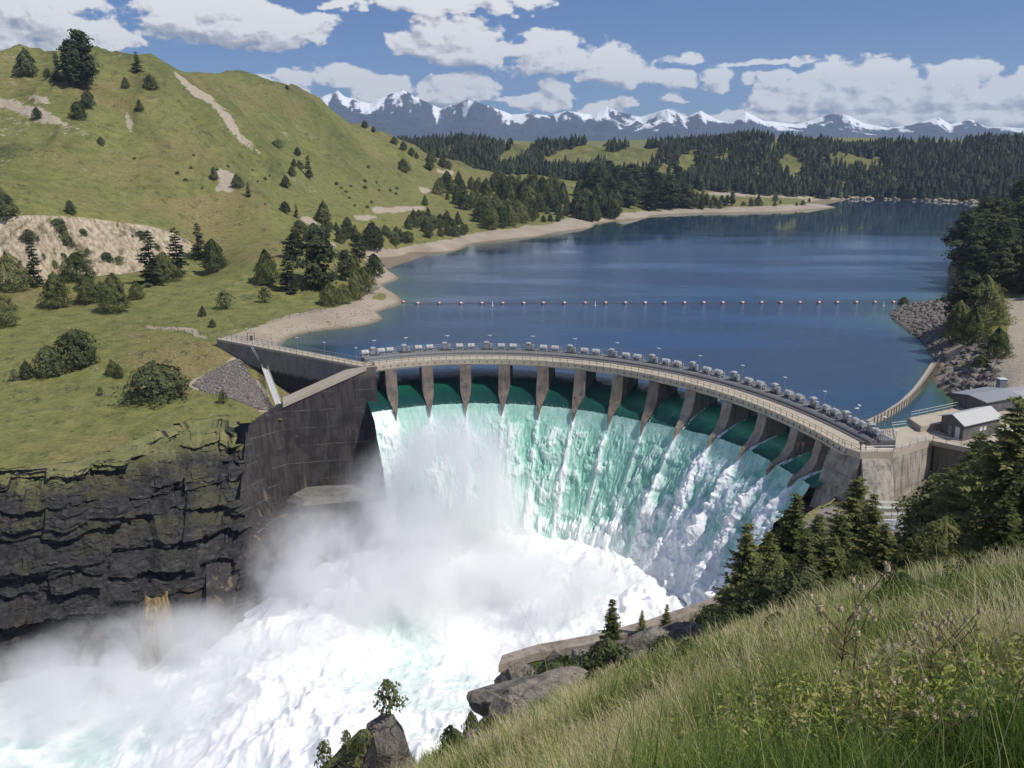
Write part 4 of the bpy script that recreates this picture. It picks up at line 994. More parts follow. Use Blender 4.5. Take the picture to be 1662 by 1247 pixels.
foam += .14*ss(.03, .0, tf)+.10*(fbm(arcx/.35, drop/1.1, o=3, seed=231))*hang
foam = np.clip(foam, 0, 1)
rr = np.array([Rf(t) for t in TH])[:, None]-out_-bul*.8
zz = Z_LAKE+.10-ZL(thg)-drop+bul*.45
zz += np.where(tf < .02, fbm(arcx*1.4, arcx*0, o=3, seed=230)*.16, 0)
XO = CX+rr*np.sin(np.radians(thg)); YO = CY+rr*np.cos(np.radians(thg))
me = np_mesh('waterfall', np.stack([XO, YO, zz], -1).reshape(-1, 3), grid_faces(nth, nf), {'foam': ('POINT', foam), 'fall': ('POINT', tf), 'right': ('POINT', right)})
def mk_fall(g, out):
    P = g.pos(); f = g.attr('foam'); t = g.attr('fall'); r = g.attr('right')
    n = g.noise(g.mapv(P, (1.6, 1.6, .55)), 1.0, 6, .7); n2 = g.noise(g.mapv(P, (.5, .5, .12)), 1, 4, .6)
    n3 = g.noise(g.mapv(P, (3.2, 3.2, .16)), 1, 4, .65)
    v = g.m('ADD', g.m('ADD', f, g.m('MULTIPLY', g.m('SUBTRACT', n3, .5), .55)), g.m('ADD', g.m('MULTIPLY', g.m('SUBTRACT', n, .5), .65), g.m('MULTIPLY', g.m('SUBTRACT', n2, .5), .45)))
    c = g.ramp(v, [(.0, (.24, .49, .395)), (.20, (.34, .60, .50)), (.42, (.50, .72, .635)), (.62, (.72, .83, .785)), (.84, (.87, .91, .90))])
    c2 = g.ramp(v, [(.0, (.16, .42, .35)), (.20, (.27, .53, .46)), (.42, (.44, .65, .60)), (.62, (.60, .74, .74)), (.86, (.88, .90, .91))])
    c = g.mix(r, c, c2)
    principled(g, out, c, .85, g.bump(g.m('ADD', n3, g.m('MULTIPLY', n, .6)), .45, .25), **{'Specular IOR Level': .12})
struct(put('waterfall', me, material('foaming_water', mk_fall)))
# spray fringe thrown up where the sheet breaks at the lip
mbv = []; mbf = []
for k in range(700):
    t = random.uniform(T0+.3, 30); w = np.exp(-((t-20)/40)**2)
    s = random.uniform(.02, .055); h = -.15+random.random()**2*1.0
    p = np.array(AR(-4.0-random.random()*1.5, t, -10.35+h)); b = len(mbv)
    for q in ((-s, 0, 0), (s*.6, s, 0), (s*.5, -s, 0), (0, 0, s*2.2), (0, 0, -s*2)): mbv.append(p+np.array(q))
    mbf += [(b, b+1, b+3), (b+1, b+2, b+3), (b+2, b, b+3), (b, b+4, b+1), (b+1, b+4, b+2), (b+2, b+4, b)]
M_spray = mk_plain('white_spray', (.85, .88, .88), .8, 0, .05)
stuff(put('spray_drops', np_mesh('spray_drops', mbv, np.array(mbf)), M_spray), 'white droplets leaping from the lip where the sheet of water breaks', 'spray')

# ------------------------------------------------------------------ river: heaped white water below the dam
gx, gy = np.meshgrid(np.linspace(-170, 60, 760), np.linspace(50, 216, 560), indexing='ij')
dist = np.hypot(gx-CX, gy-CY); toe = np.exp(-((dist-40)/16.0)**2)
ang = np.arctan2(gx-CX, gy-CY)
w1 = fbm(gx/14, gy/14, o=3, seed=241)*4
b1_ = billow((gx+w1)/10, (gy+w1)/10, o=5, seed=242); b2_ = billow((gx+w1)/3.6, (gy-w1)/3.6, o=4, seed=243)
flow = ss(60, 10, dist)
ZR = Z_RIV+.4+toe*3.8+(1-b1_)*(1.0+4.2*np.exp(-((dist-32)/20)**2))+(1-b2_)*(.7+1.7*np.exp(-((dist-34)/20)**2))
ZR += (1-billow((gx+w1)/1.5, (gy+w1)/1.5, o=3, seed=244))*.34*(1+.8*np.exp(-((dist-34)/25)**2))
ZR -= 3.6*ss(-18, -55, gx)*ss(70, 110, gy)
foamR = .92-.50*ss(.20, .55, b1_)-.30*ss(.25, .5, b2_)*ss(-30, -100, gx)+.25*np.exp(-((dist-36)/16)**2)
me = np_mesh('river_water', np.stack([gx, gy, ZR], -1).reshape(-1, 3), grid_faces(*gx.shape), {'foam': ('POINT', np.clip(foamR, 0, 1))})
def mk_river(g, out):
    P = g.pos(); f = g.attr('foam'); n = g.noise(P, .55, 6, .7)
    v = g.m('ADD', f, g.m('MULTIPLY', g.m('SUBTRACT', n, .5), .8))
    c = g.ramp(v, [(.05, (.30, .52, .47)), (.3, (.55, .70, .66)), (.6, (.84, .89, .88)), (.85, (.93, .94, .94))])
    principled(g, out, c, .7, g.bump(g.noise(P, 1.5, 6, .75), .5, .4), **{'Specular IOR Level': .2})
struct(put('river_water', me, material('white_river_water', mk_river)))
# ------------------------------------------------------------------ vegetation prototypes
def leaf_quads(C, size, up=0.3, aspect=1.0, seed=0, dirs=None, out=None):
    r = np.random.default_rng(seed); n = len(C)
    nrm = r.normal(size=(n, 3)); nrm[:, 2] += up
    if out is not None: nrm = nrm*.55+out*1.25
    nrm /= np.linalg.norm(nrm, axis=1)[:, None]
    a = r.normal(size=(n, 3)) if dirs is None else dirs
    a = a-nrm*(a*nrm).sum(1)[:, None]; a /= np.linalg.norm(a, axis=1)[:, None]+1e-9; b = np.cross(nrm, a)
    s = (size*(.6+.8*r.random(n)))[:, None] if np.ndim(size) == 0 else size[:, None]
    V = np.stack([C-a*s*.5-b*s*.22*aspect, C+b*s*-.1*aspect+a*s*.05+b*s*.5*aspect, C+a*s*.6, C-b*s*.5*aspect+a*s*.1], 1).reshape(-1, 3)
    return V, np.arange(n*4).reshape(-1, 4)
def crown_mesh(name, V, Fc, tint): return np_mesh(name, V, Fc, {'tint': ('POINT', tint)}, smooth=False)
def juniper_crown(seed, n=1100, wide=.36, point=1.5, size=.085, base=.02):
    r = np.random.default_rng(seed); h = r.random(n)**.8; th = r.random(n)*6.283
    prof = wide*np.minimum(1, (h*7+.35))*np.power(np.clip(1-np.power(h, point), 0, 1), .62)
    lump = 1+.55*fbm(np.cos(th)*1.7+seed, np.sin(th)*1.7, h*3.6, o=2, seed=seed)+.35*vn(np.cos(th)*4+seed, np.sin(th)*4, h*9, seed=seed+1)
    rho = prof*lump*(.62+.42*np.sqrt(r.random(n)))
    C = np.stack([rho*np.cos(th), rho*np.sin(th), base+h*(1-base)*(1+.10*vn(th*1.1, h*0, seed=seed+2))], -1)
    o_ = np.stack([np.cos(th), np.sin(th), -.15+1.1*h], -1)
    V, f = leaf_quads(C, size, .35, 1, seed, out=o_)
    t = .5+.55*fbm(C[:, 0]*6, C[:, 1]*6, C[:, 2]*6, o=2, seed=seed+3)+r.normal(size=n)*.13
    return crown_mesh('crown', V, f, np.repeat(t, 4))
def pine_crown(seed, n_cl=46, per=34, wide=.24, lo=.14):
    r = np.random.default_rng(seed); Cs = []; ts = []; Os = []
    for k in range(n_cl):
        h = lo+(1-lo)*((k+r.random())/n_cl); w = wide*np.sin(np.clip((h-lo)/(1-lo), .02, 1)**.75*math.pi*.86+.30)*(.7+.5*r.random())
        a = r.random()*6.283; rad = w*(.35+.65*r.random()); c = np.array([rad*math.cos(a), rad*math.sin(a), min(h, .985)])
        cs = .055*(1.15-.5*h); g_ = r.normal(size=(per, 3)); p = g_*np.array([cs, cs, cs*.62])+c
        Cs.append(p); Os.append(g_*.55+np.array([math.cos(a), math.sin(a), .7])*.6); ts.append(np.full(per, .5+r.normal()*.22)+r.normal(size=per)*.1)
    C = np.concatenate(Cs); V, f = leaf_quads(C, .042, .4, 1, seed, out=np.concatenate(Os))
    return crown_mesh('crown', V, f, np.repeat(np.concatenate(ts), 4))
def fir_crown(seed, layers=24, wide=.22, dens=1.0, twig=.030, lo=.05, power=.85):
    r = np.random.default_rng(seed); C = []; D = []; S = []; T = []
    for k in range(layers):
        h = lo+(1-lo)*((k+.3*r.random())/layers)**.92; L0 = wide*(1-h)**power+.012; nb = int((9 if h < .8 else 6)*dens)
        for b in range(nb):
            a = 6.283*(b/nb+r.random()*.7); L = L0*(.62+.6*r.random()); tint = .5+r.normal()*.16
            d = np.array([math.cos(a), math.sin(a), 0]); side = np.array([-d[1], d[0], 0])
            m = max(3, int(L/.012*dens))
            for i in range(m):
                s = (i+.6)/m; droop = -.28*L*s*s+.10*L*s+(.10*L*(s**3)*2)
                p = d*L*s+np.array([0, 0, h+droop])
                for sg in (-1, 1):
                    dv = d*.8+side*sg*(.75)+np.array([0, 0, -.12+.3*r.normal()*.3]); tl = twig*(1.25-.55*s)*(.7+.6*r.random())*(1.2-.35*h)
                    C.append(p+dv*tl*.4); D.append(dv); S.append(tl*1.5); T.append(tint+.22*(s-.45)+r.normal()*.07)
    for i in range(14):
        C.append(np.array([0, 0, .94+.06*i/14])); D.append(r.normal(size=3)+np.array([0, 0, 1.5])); S.append(twig*.8); T.append(.6)
    V, f = leaf_quads(np.array(C), np.array(S), 1.6, .42, seed, np.array(D))
    return crown_mesh('crown', V, f, np.repeat(np.array(T), 4))
def trunk_mesh(h, r0, seed=0, bare=False):
    mb = MB(); n = 7; rr_ = random.Random(seed); secs = []
    for k in range(7):
        t = k/6; x = (rr_.random()-.5)*.012; secs.append([((r0*(1-.9*t))*math.cos(6.283*i/n)+x, (r0*(1-.9*t))*math.sin(6.283*i/n), h*t-.03*(k == 0)) for i in range(n)])
    mb.loft(secs)
    for k in range(12):
        z = h*(.15+.75*k/12); a = rr_.random()*6.283; L = .13*(1-z)+.02; mb.bar((0, 0, z), (L*math.cos(a), L*math.sin(a), z+.02), r0*.25*(1-z), 4, r0*.05)
    return mb.mesh('trunk', True)
def stem_mesh(n, h, r0, spread, seed):
    mb = MB(); q = random.Random(seed)
    for k in range(n):
        a = q.random()*6.283; e = Vector((math.cos(a)*spread*q.random(), math.sin(a)*spread*q.random(), h*(.7+.3*q.random()))); m = e*.5+Vector((0, 0, .08*h))
        mb.bar((0, 0, -.03), m, r0, 5, r0*.6); mb.bar(m, e, r0*.6, 4, r0*.2)
    return mb.mesh('trunk', True)
PROTO = {}
def proto(kind, k, trunk, crown, mt, mc, names): PROTO.setdefault(kind, []).append((trunk, crown, mt, mc, names))
for k in range(4): proto('J', k, trunk_mesh(.8, .03, k), juniper_crown(400+k, 2300, [.34, .40, .30, .44][k], [1.6, 2.0, 1.25, 2.4][k], .058), M_bark, M_juniper, 'juniper_tree')
for k in range(3): proto('P', k, trunk_mesh(.97, .018, 10+k), pine_crown(420+k, 56, 60, [.25, .21, .29][k], [.10, .16, .2][k]), M_bark, M_pine, 'pine_tree')
for k in range(3): proto('C', k, trunk_mesh(.97, .016, 20+k), fir_crown(440+k, 17, [.20, .24, .18][k], .55, .062, .05), M_bark, M_pine, 'conifer_tree')
for k in range(4): proto('F', k, trunk_mesh(.98, .013, 30+k), fir_crown(460+k, 30, [.20, .25, .22, .28][k], 1.0, .026, .03, [.8, .9, .75, .9][k]), M_bark, M_fir, 'fir_tree')
for k in range(3): proto('B', k, stem_mesh(9, .75, .022, .5, 40+k), juniper_crown(480+k, 2600, [.62, .75, .55][k], [2.6, 2.2, 3.0][k], .07, .0), M_bark, M_shrub, 'shrub')
for k in range(2): proto('L', k, stem_mesh(7, .85, .014, .3, 50+k), juniper_crown(490+k, 420, .34, 2.2, .085, .15), M_bark, M_shrub, 'sapling')
for k in range(3): proto('D', k, trunk_mesh(.9, .022, 60+k), juniper_crown(500+k, 9000, [.40, .46, .36][k], [1.7, 2.0, 1.4][k], .030, .02), M_bark, M_fir, 'juniper_tree')
_cnt = {}
def plant(kind, loc, h, wid=1.0, label='', cat='tree', group=None, k=None, name=None):
    lst = PROTO[kind]; c = _cnt.get(kind, 0); _cnt[kind] = c+1; k = c % len(lst) if k is None else k % len(lst)
    tm, cm, mt, mc, nm = lst[k]
    root = bpy.data.objects.new(name or nm, None); root.empty_display_size = .3; COL.objects.link(root)
    root.location = loc; root.scale = (h*wid, h*wid, h); root.rotation_euler = (0, 0, random.uniform(0, 6.28))
    tag(root, label, cat, group)
    put('trunk', tm, mt, root); put('crown', cm, mc, root)
    return root
def far_tree(kind, u, v, px, label, wid=1.0, group=None, cat='tree', k=None, dz=0.0, name=None):
    p = hit(u, v)
    if p is None: return
    dist = math.hypot(p[0], p[1]); h = px/F*dist*1.06
    return plant(kind, (p[0], p[1], p[2]-.15+dz), h, wid, label, cat, group, k, name)

# ---- trees one can tell apart on the left bank: kind, u, v(base), height px, width, label
for kind, u, v, px, wd, lab in [
    ('J', 43, 123, 32, 1.15, 'dark round juniper standing alone leftmost on the hill crest'),
    ('C', 95, 132, 36, 1.1, 'dark conifer just left of the tall pine clump on the hill crest'),
    ('P', 119, 141, 58, 1.15, 'middle sized pine in the dark clump on the hill crest'),
    ('P', 136, 144, 72, 1.25, 'tallest dark pine in the clump on the hill crest'),
    ('J', 77, 126, 11, 1.2, 'tiny dark bush left of the pine clump on the crest'),
    ('C', 223, 117, 27, 1.3, 'lone dark conifer breaking the skyline right of the pine clump'),
    ('J', 204, 143, 14, 1.25, 'small dark bush below and left of the lone skyline conifer'),
    ('J', 245, 145, 19, 1.2, 'round dark bush below and right of the lone skyline conifer'),
    ('J', 142, 174, 22, 1.2, 'dark bush at the top of the gully under the tall pine clump'),
    ('B', 128, 192, 20, .8, 'grey green low shrub in the gully under the tall pine clump'),
    ('J', 61, 193, 14, 1.2, 'small dark bush on the pale scar left of the gully'),
    ('J', 227, 179, 14, 1.2, 'small dark bush beside the short pale scar below the skyline'),
    ('J', 164, 235, 11, 1.1, 'tiny dark bush alone in the middle of the open hillside'),
    ('J', 8, 350, 34, 1.3, 'dark rounded tree at the left photo edge above the clay bluff'),
    ('J', 115, 347, 17, 1.1, 'small dark bush standing on the brow of the clay bluff'),
    ('J', 348, 291, 17, 1.1, 'dark bush left of the small pale scar on the mid slope'),
    ('J', 386, 304, 18, 1.1, 'round dark bush right of the small pale scar on the mid slope'),
    ('C', 403, 319, 21, 1.2, 'small conifer below the small pale scar on the mid slope'),
    ('J', 463, 304, 17, 1.1, 'dark bush lowest on the left of the mid slope cluster'),
    ('J', 474, 285, 14, 1.1, 'dark bush second lowest in the mid slope cluster'),
    ('J', 477, 270, 11, 1.2, 'tiny bush topmost left in the mid slope cluster'),
    ('J', 487, 274, 12, 1.1, 'tiny bush at the centre of the mid slope cluster'),
    ('C', 501, 289, 33, 1.1, 'spindly conifer at the right of the mid slope cluster'),
    ('J', 483, 252, 12, 1.2, 'single bush above the mid slope cluster'),
    ('J', 463, 345, 16, 1.4, 'low dark bush at the upper end of the lower pale scar'),
    ('C', 481, 353, 20, 1.1, 'small conifer at the lower end of the lower pale scar'),
    ('J', 525, 361, 30, 1.25, 'large round dark tree right of the lower pale scar'),
    ('J', 655, 279, 19, 1.2, 'round dark tree alone on the open slope above the terrace'),
    ('J', 697, 276, 22, .8, 'narrow dark tree next to the small pale cut on the spur'),
    ('J', 466, 145, 6, 1.2, 'speck of a bush on the skyline of the second hill'),
    ('J', 690, 333, 14, 1.1, 'round bush right of the pale cut in the middle slope'),
    ('B', 450, 240, 12, 1.0, 'grey sage shrub on the steep slope above the mid slope cluster'),
    ('P', 480, 422, 40, 1.5, 'dark pine pair left of the big pine above the beach'),
    ('P', 521, 470, 88, 1.35, 'biggest dark pine with the long shadow above the beach'),
    ('D', 432, 460, 48, .85, 'upright green juniper left of the big pine above the beach'),
    ('C', 469, 475, 66, 1.35, 'broad light green conifer just left of the big pine'),
    ('P', 561, 455, 46, 1.2, 'slim pine right of the big pine above the beach'),
    ('P', 584, 425, 40, 1.2, 'dark pine on the point where the two beaches meet'),
    ('J', 603, 401, 36, .95, 'left tree of the dark pair at the start of the far beach'),
    ('J', 613, 402, 30, .95, 'right tree of the dark pair at the start of the far beach'),
    ('J', 608, 446, 30, 1.25, 'dark tree nearest the water on the small gravel point'),
    ('D', 592, 474, 38, 1.0, 'round juniper on the grass edge behind the gravel point'),
    ('D', 578, 484, 40, 1.0, 'juniper left of the gravel point on the beach edge'),
    ('D', 533, 496, 36, .95, 'egg shaped juniper at the beach edge in front of the big pine'),
    ('D', 556, 491, 28, 1.2, 'low juniper pair at the beach edge right of the egg shaped one'),
    ('D', 575, 452, 34, 1.1, 'juniper behind the beach between the slim pine and the point'),
    ('L', 366, 501, 28, 1.3, 'small loose bush right of the grassy mound'),
    ('L', 430, 491, 23, 1.2, 'small loose bush nearest the beach on the short grass'),
    ('J', 329, 513, 15, 1.2, 'little bush on the grass above the wire fence'),
    ('J', 345, 531, 13, .9, 'tiny upright bush beside the fence near the beach'),
    ('D', 16, 472, 50, 1.15, 'large juniper at the left edge below the clay bluff'),
    ('C', 58, 466, 74, .85, 'sparse tall conifer standing before the clay bluff'),
    ('D', 126, 456, 38, 1.3, 'dark conical juniper at the foot of the clay bluff'),
    ('D', 93, 499, 47, 1.1, 'leftmost round juniper in the row on the grass field'),
    ('D', 145, 491, 39, 1.15, 'second round juniper in the row on the grass field'),
    ('D', 163, 487, 26, .9, 'small juniper tucked between the two round ones in the row'),
    ('D', 188, 506, 52, 1.1, 'largest round juniper in the row, with a dark shadow on the grass'),
    ('D', 221, 485, 25, 1.0, 'small round juniper at the right end of the row'),
    ('C', 247, 462, 78, 1.25, 'tall conifer leftmost in the grove on the mound'),
    ('D', 269, 456, 40, 1.2, 'low juniper under the tall conifers of the mound grove'),
    ('C', 290, 448, 70, 1.35, 'broad dark conifer in the middle of the mound grove'),
    ('C', 324, 420, 52, 1.2, 'pointed conifer behind the mound grove on the slope'),
    ('D', 348, 440, 44, 1.15, 'round dark juniper at the right end of the mound grove'),
    ('D', 3, 528, 46, 1.1, 'juniper cut by the left photo edge above the open field'),
    ('B', 126, 594, 50, .95, 'big broad round shrub in the middle of the grass field'),
    ('B', 83, 609, 40, .75, 'loose shrub just left of the big broad shrub on the field'),
    ('J', 44, 614, 25, 1.0, 'small upright shrub left on the grass field'),
    ('L', 24, 618, 17, 1.0, 'tiny loose bush at the far left of the grass field'),
    ('L', 70, 613, 16, 1.3, 'tiny pale bush at the foot of the loose shrub on the field'),
    ('D', 183, 608, 22, .9, 'left of the two small upright junipers in the field centre'),
    ('D', 194, 613, 20, .8, 'right of the two small upright junipers in the field centre'),
    ('B', 258, 645, 52, 1.15, 'very wide low juniper shrub on the grass nearest the rubble slope'),
    ('L', 363, 655, 22, .9, 'small thin bush on the grass below the rubble slope'),
    ('L', 163, 641, 13, 1.0, 'wispy knee high bush alone on the bright grass')]:
    far_tree(kind, u, v, px, lab, wd, cat='shrub' if kind in 'BL' else 'tree')
# trees that follow the hill edge and the folds of the far slope
for u, v, px in [(577, 195, 8), (592, 205, 10), (606, 212, 8), (640, 231, 10), (655, 241, 12), (668, 250, 11), (676, 255, 9), (700, 262, 15), (718, 269, 15), (728, 272, 12)]:
    far_tree('J', u, v+2, px, 'small dark bush on the grassy skyline falling towards the far forest', 1.3, 'bushes along the falling skyline')
def in_grove(n, poly, kinds, h, label, group, wid=(.8, 1.2), mind=3.2):
    q = random.Random(len(poly)*7+n); xs = [p[0] for p in poly]; ys = [p[1] for p in poly]; done = []; tries = 0
    while len(done) < n and tries < n*60:
        tries += 1; u, v = q.uniform(min(xs), max(xs)), q.uniform(min(ys), max(ys))
        if not inpoly(np.array([u]), np.array([v]), poly)[0]: continue
        if any(abs(u-a)+1.6*abs(v-b) < mind for a, b in done): continue
        done.append((u, v))
        far_tree(q.choice(kinds), u, v, q.uniform(*h), label, q.uniform(*wid), group)
in_grove(20, [(722, 300), (745, 292), (790, 318), (800, 345), (770, 352), (730, 330), (700, 322)], 'JJD', (12, 26), 'dark juniper scattered on the slope left of the dense band above the far beach', 'junipers left of the dense band', mind=12)
in_grove(34, [(785, 308), (820, 300), (850, 318), (900, 322), (905, 345), (870, 338), (810, 335), (785, 322)], 'JDJC', (20, 32), 'dark juniper in the dense band on the slope below the pale terrace', 'junipers in the dense band below the terrace', mind=8)
in_grove(30, [(840, 305), (870, 295), (900, 308), (960, 320), (1000, 345), (960, 352), (920, 340), (850, 325)], 'JDJC', (17, 28), 'juniper in the thick group right of the dense band below the terrace', 'junipers right of the dense band', mind=8)
in_grove(16, [(770, 362), (790, 345), (830, 350), (855, 362), (800, 374)], 'JD', (18, 36), 'bushy juniper in the clump just above the far gravel beach', 'junipers just above the far beach', mind=10)
in_grove(26, [(930, 350), (1000, 330), (1010, 344), (980, 360), (940, 360)], 'JCJ', (18, 34), 'dark tree in the group at the bend of the far gravel beach', 'trees at the bend of the far beach', mind=7)
in_grove(16, [(860, 330), (930, 345), (920, 360), (860, 362)], 'J', (10, 20), 'small juniper spread over the open grass above the beach bend', 'small junipers above the beach bend', mind=12)
in_grove(30, [(690, 352), (760, 365), (770, 378), (700, 390), (640, 398), (620, 385)], 'JJB', (8, 22), 'low dark shrub on the slope above the start of the far beach', 'shrubs above the start of the far beach', mind=10)
in_grove(58, [(950, 308), (1000, 306), (1110, 316), (1120, 338), (1040, 342), (1000, 336), (960, 322)], 'PCP', (26, 42), 'tall dark pine in the stand behind the beach on the peninsula', 'tall pines on the peninsula', (1.1, 1.7), mind=5)
in_grove(14, [(1120, 330), (1190, 332), (1190, 337), (1130, 340)], 'JP', (10, 22), 'small dark tree on the flat grass of the peninsula', 'small trees on the peninsula flat', mind=9)
in_grove(12, [(1200, 322), (1325, 328), (1322, 333), (1200, 336)], 'JB', (5, 11), 'tiny bush near the tip of the peninsula', 'bushes near the peninsula tip', mind=9)
in_grove(16, [(540, 300), (620, 260), (660, 320), (640, 345), (580, 345)], 'B', (2.5, 4.5), 'low grey sage bush dotted on the steep far slope', 'sage bushes on the far slope', (.8, 1.3), mind=12)
in_grove(14, [(300, 200), (420, 250), (470, 330), (380, 340), (200, 260)], 'B', (2.5, 4.2), 'low sage bush dotted on the open left hillside', 'sage bushes on the left hillside', (.8, 1.3), mind=14)
in_grove(20, [(20, 375), (120, 365), (230, 372), (290, 395), (230, 430), (60, 440)], 'B', (9, 16), 'dark low shrub clinging to the pale clay bluff', 'shrubs clinging to the clay bluff', (.8, 1.2), mind=13)
in_grove(20, [(480, 375), (560, 370), (600, 390), (560, 400), (500, 400)], 'JB', (8, 20), 'low shrub in the fold behind the big pine', 'shrubs in the fold behind the big pine', mind=10)
# right bank wood and its named neighbours
in_grove(95, [(1553, 440), (1580, 405), (1610, 385), (1664, 372), (1740, 372), (1740, 482), (1625, 478), (1585, 474), (1560, 462)], 'PCCP', (46, 78), 'dark conifer in the dense wood on the right lake bank', 'conifers in the right bank wood', (1.2, 1.7), mind=8)
for kind, u, v, px, wd, lab in [('P', 1566, 530, 74, 1.6, 'big dark tree left of the pair above the rocky shore'), ('D', 1592, 528, 66, 1.1, 'big olive tree right of the pair above the rocky shore'), ('D', 1553, 556, 56, 1.0, 'dark bushy tree leaning over the riprap shore'), ('D', 1578, 560, 50, 1.1, 'dark round tree between the riprap and the gravel road'), ('D', 1616, 582, 42, 1.0, 'upright dark juniper beside the gravel road'), ('B', 1592, 596, 18, 1.0, 'low green shrub below the upright juniper by the road'), ('L', 1661, 470, 26, 1.6, 'bright green sapling at the right photo edge near the road'), ('B', 1466, 497, 13, .9, 'little bush at the tip of the rocky point')]:
    far_tree(kind, u, v, px, lab, wd)

# ---- far forest: one mass
def ridge_forest():
    q = np.random.default_rng(12); n = 40000
    a = q.uniform(azsl(600, 300)[0], azsl(1800, 300)[0], n); d = q.uniform(1030, 1520, n); x, y = d*np.sin(a), d*np.cos(a)
    i = np.clip(np.searchsorted(AZ, a), 0, len(AZ)-1); j = np.clip(np.searchsorted(DD, d), 0, len(DD)-1); z = ZB[i, j]
    u, v = project(np.stack([x, y, z], -1)); ju = u+fbm(x/30, y/30, o=3, seed=510)*9; jv = v+fbm(x/30+9, y/30, o=3, seed=511)*4
    keep = inpoly(ju, jv, [(615, 222), (700, 222), (870, 236), (960, 226), (1800, 220), (1800, 340), (1400, 327), (1330, 321), (1000, 305), (880, 289), (760, 285), (690, 264)]) & (z > -3.5) & (fbm(x/55+70, y/90, o=3, seed=515)+q.normal(size=n)*.10 < .30)
    for cl_ in [[(a_*1.35-.35*sum(p_[0] for p_ in c_)/len(c_), b_*1.35-.35*sum(p_[1] for p_ in c_)/len(c_)) for a_, b_ in c_] for c_ in [[(812, 268), (826, 245), (850, 236), (870, 236), (852, 258), (832, 268)], [(893, 266), (903, 250), (960, 236), (1005, 232), (962, 248), (925, 263)], [(912, 274), (950, 258), (1002, 247), (1012, 256), (960, 275)], [(982, 284), (1000, 262), (1030, 243), (1064, 252), (1040, 275), (1000, 286)], [(1098, 288), (1106, 258), (1132, 247), (1122, 282)], [(1278, 292), (1282, 245), (1297, 262), (1293, 294)], [(1218, 302), (1235, 278), (1242, 290)], [(1245, 235), (1262, 232), (1255, 250)], [(1150, 262), (1175, 250), (1180, 268)], [(1420, 262), (1432, 250), (1430, 280)], [(700, 240), (735, 238), (728, 252)]]]: keep &= ~inpoly(ju, jv, cl_)
    x, y, z = x[keep], y[keep], z[keep]; cell = {}; sel = []
    for k in range(len(x)):
        c = (int(x[k]/5.0), int(y[k]/8.5))
        if c not in cell: cell[c] = 1; sel.append(k)
    x, y, z = x[sel], y[sel], z[sel]; m = len(x); V = []; Fq = []; T = []
    H = q.uniform(11, 21, m)*(1+.25*fbm(x/60, y/60, o=2, seed=512)); Wd = H*q.uniform(.15, .32, m); ti = np.clip(.45+q.normal(size=m)*.28, 0, 1)
    ang = np.linspace(0, 2*math.pi, 7)[:-1]; base = 0; blunt = q.random(m) < .4; H = np.where(blunt, H*.82, H)
    for (h0, h1, w) in ((.06, .50, 1.0), (.30, .75, .78), (.55, 1.0, .5)):
        rad = Wd[:, None]*w*q.uniform(.55, 1.25, (m, 6)); aa = ang[None]+q.uniform(0, 1, (m, 1))
        ring = np.stack([x[:, None]+rad*np.cos(aa), y[:, None]+rad*np.sin(aa), z[:, None]+(H*h0)[:, None]+q.uniform(-.8, .8, (m, 6))], -1)
        rad = rad*np.where(blunt, {1.0: 1.0, .78: 1.25, .5: 1.75}[w], 1)[:, None]
        ring[..., 0] = x[:, None]+rad*np.cos(aa); ring[..., 1] = y[:, None]+rad*np.sin(aa)
        top = np.stack([x+q.normal(size=m)*.5, y, z+H*(h1-(q.random(m)**3*.14 if h1 == 1.0 else 0))], -1)
        vv = np.concatenate([ring, top[:, None]], 1).reshape(-1, 3)
        ix = base+np.arange(m)[:, None]*7
        f = np.stack([np.stack([ix[:, 0]+k, ix[:, 0]+(k+1) % 6, ix[:, 0]+6], -1) for k in range(6)], 1).reshape(-1, 3)
        V.append(vv); Fq.append(f); T.append(np.repeat(ti+q.normal(size=m)*.08+.12*h0, 7)); base += m*7
    me = np_mesh('forest', np.concatenate(V), np.concatenate(Fq), {'tint': ('POINT', np.concatenate(T))}, smooth=False)
    stuff(put('forest', me, M_forest), 'dark conifer forest covering the long ridge beyond the lake', 'forest')
    return m
NF = ridge_forest()

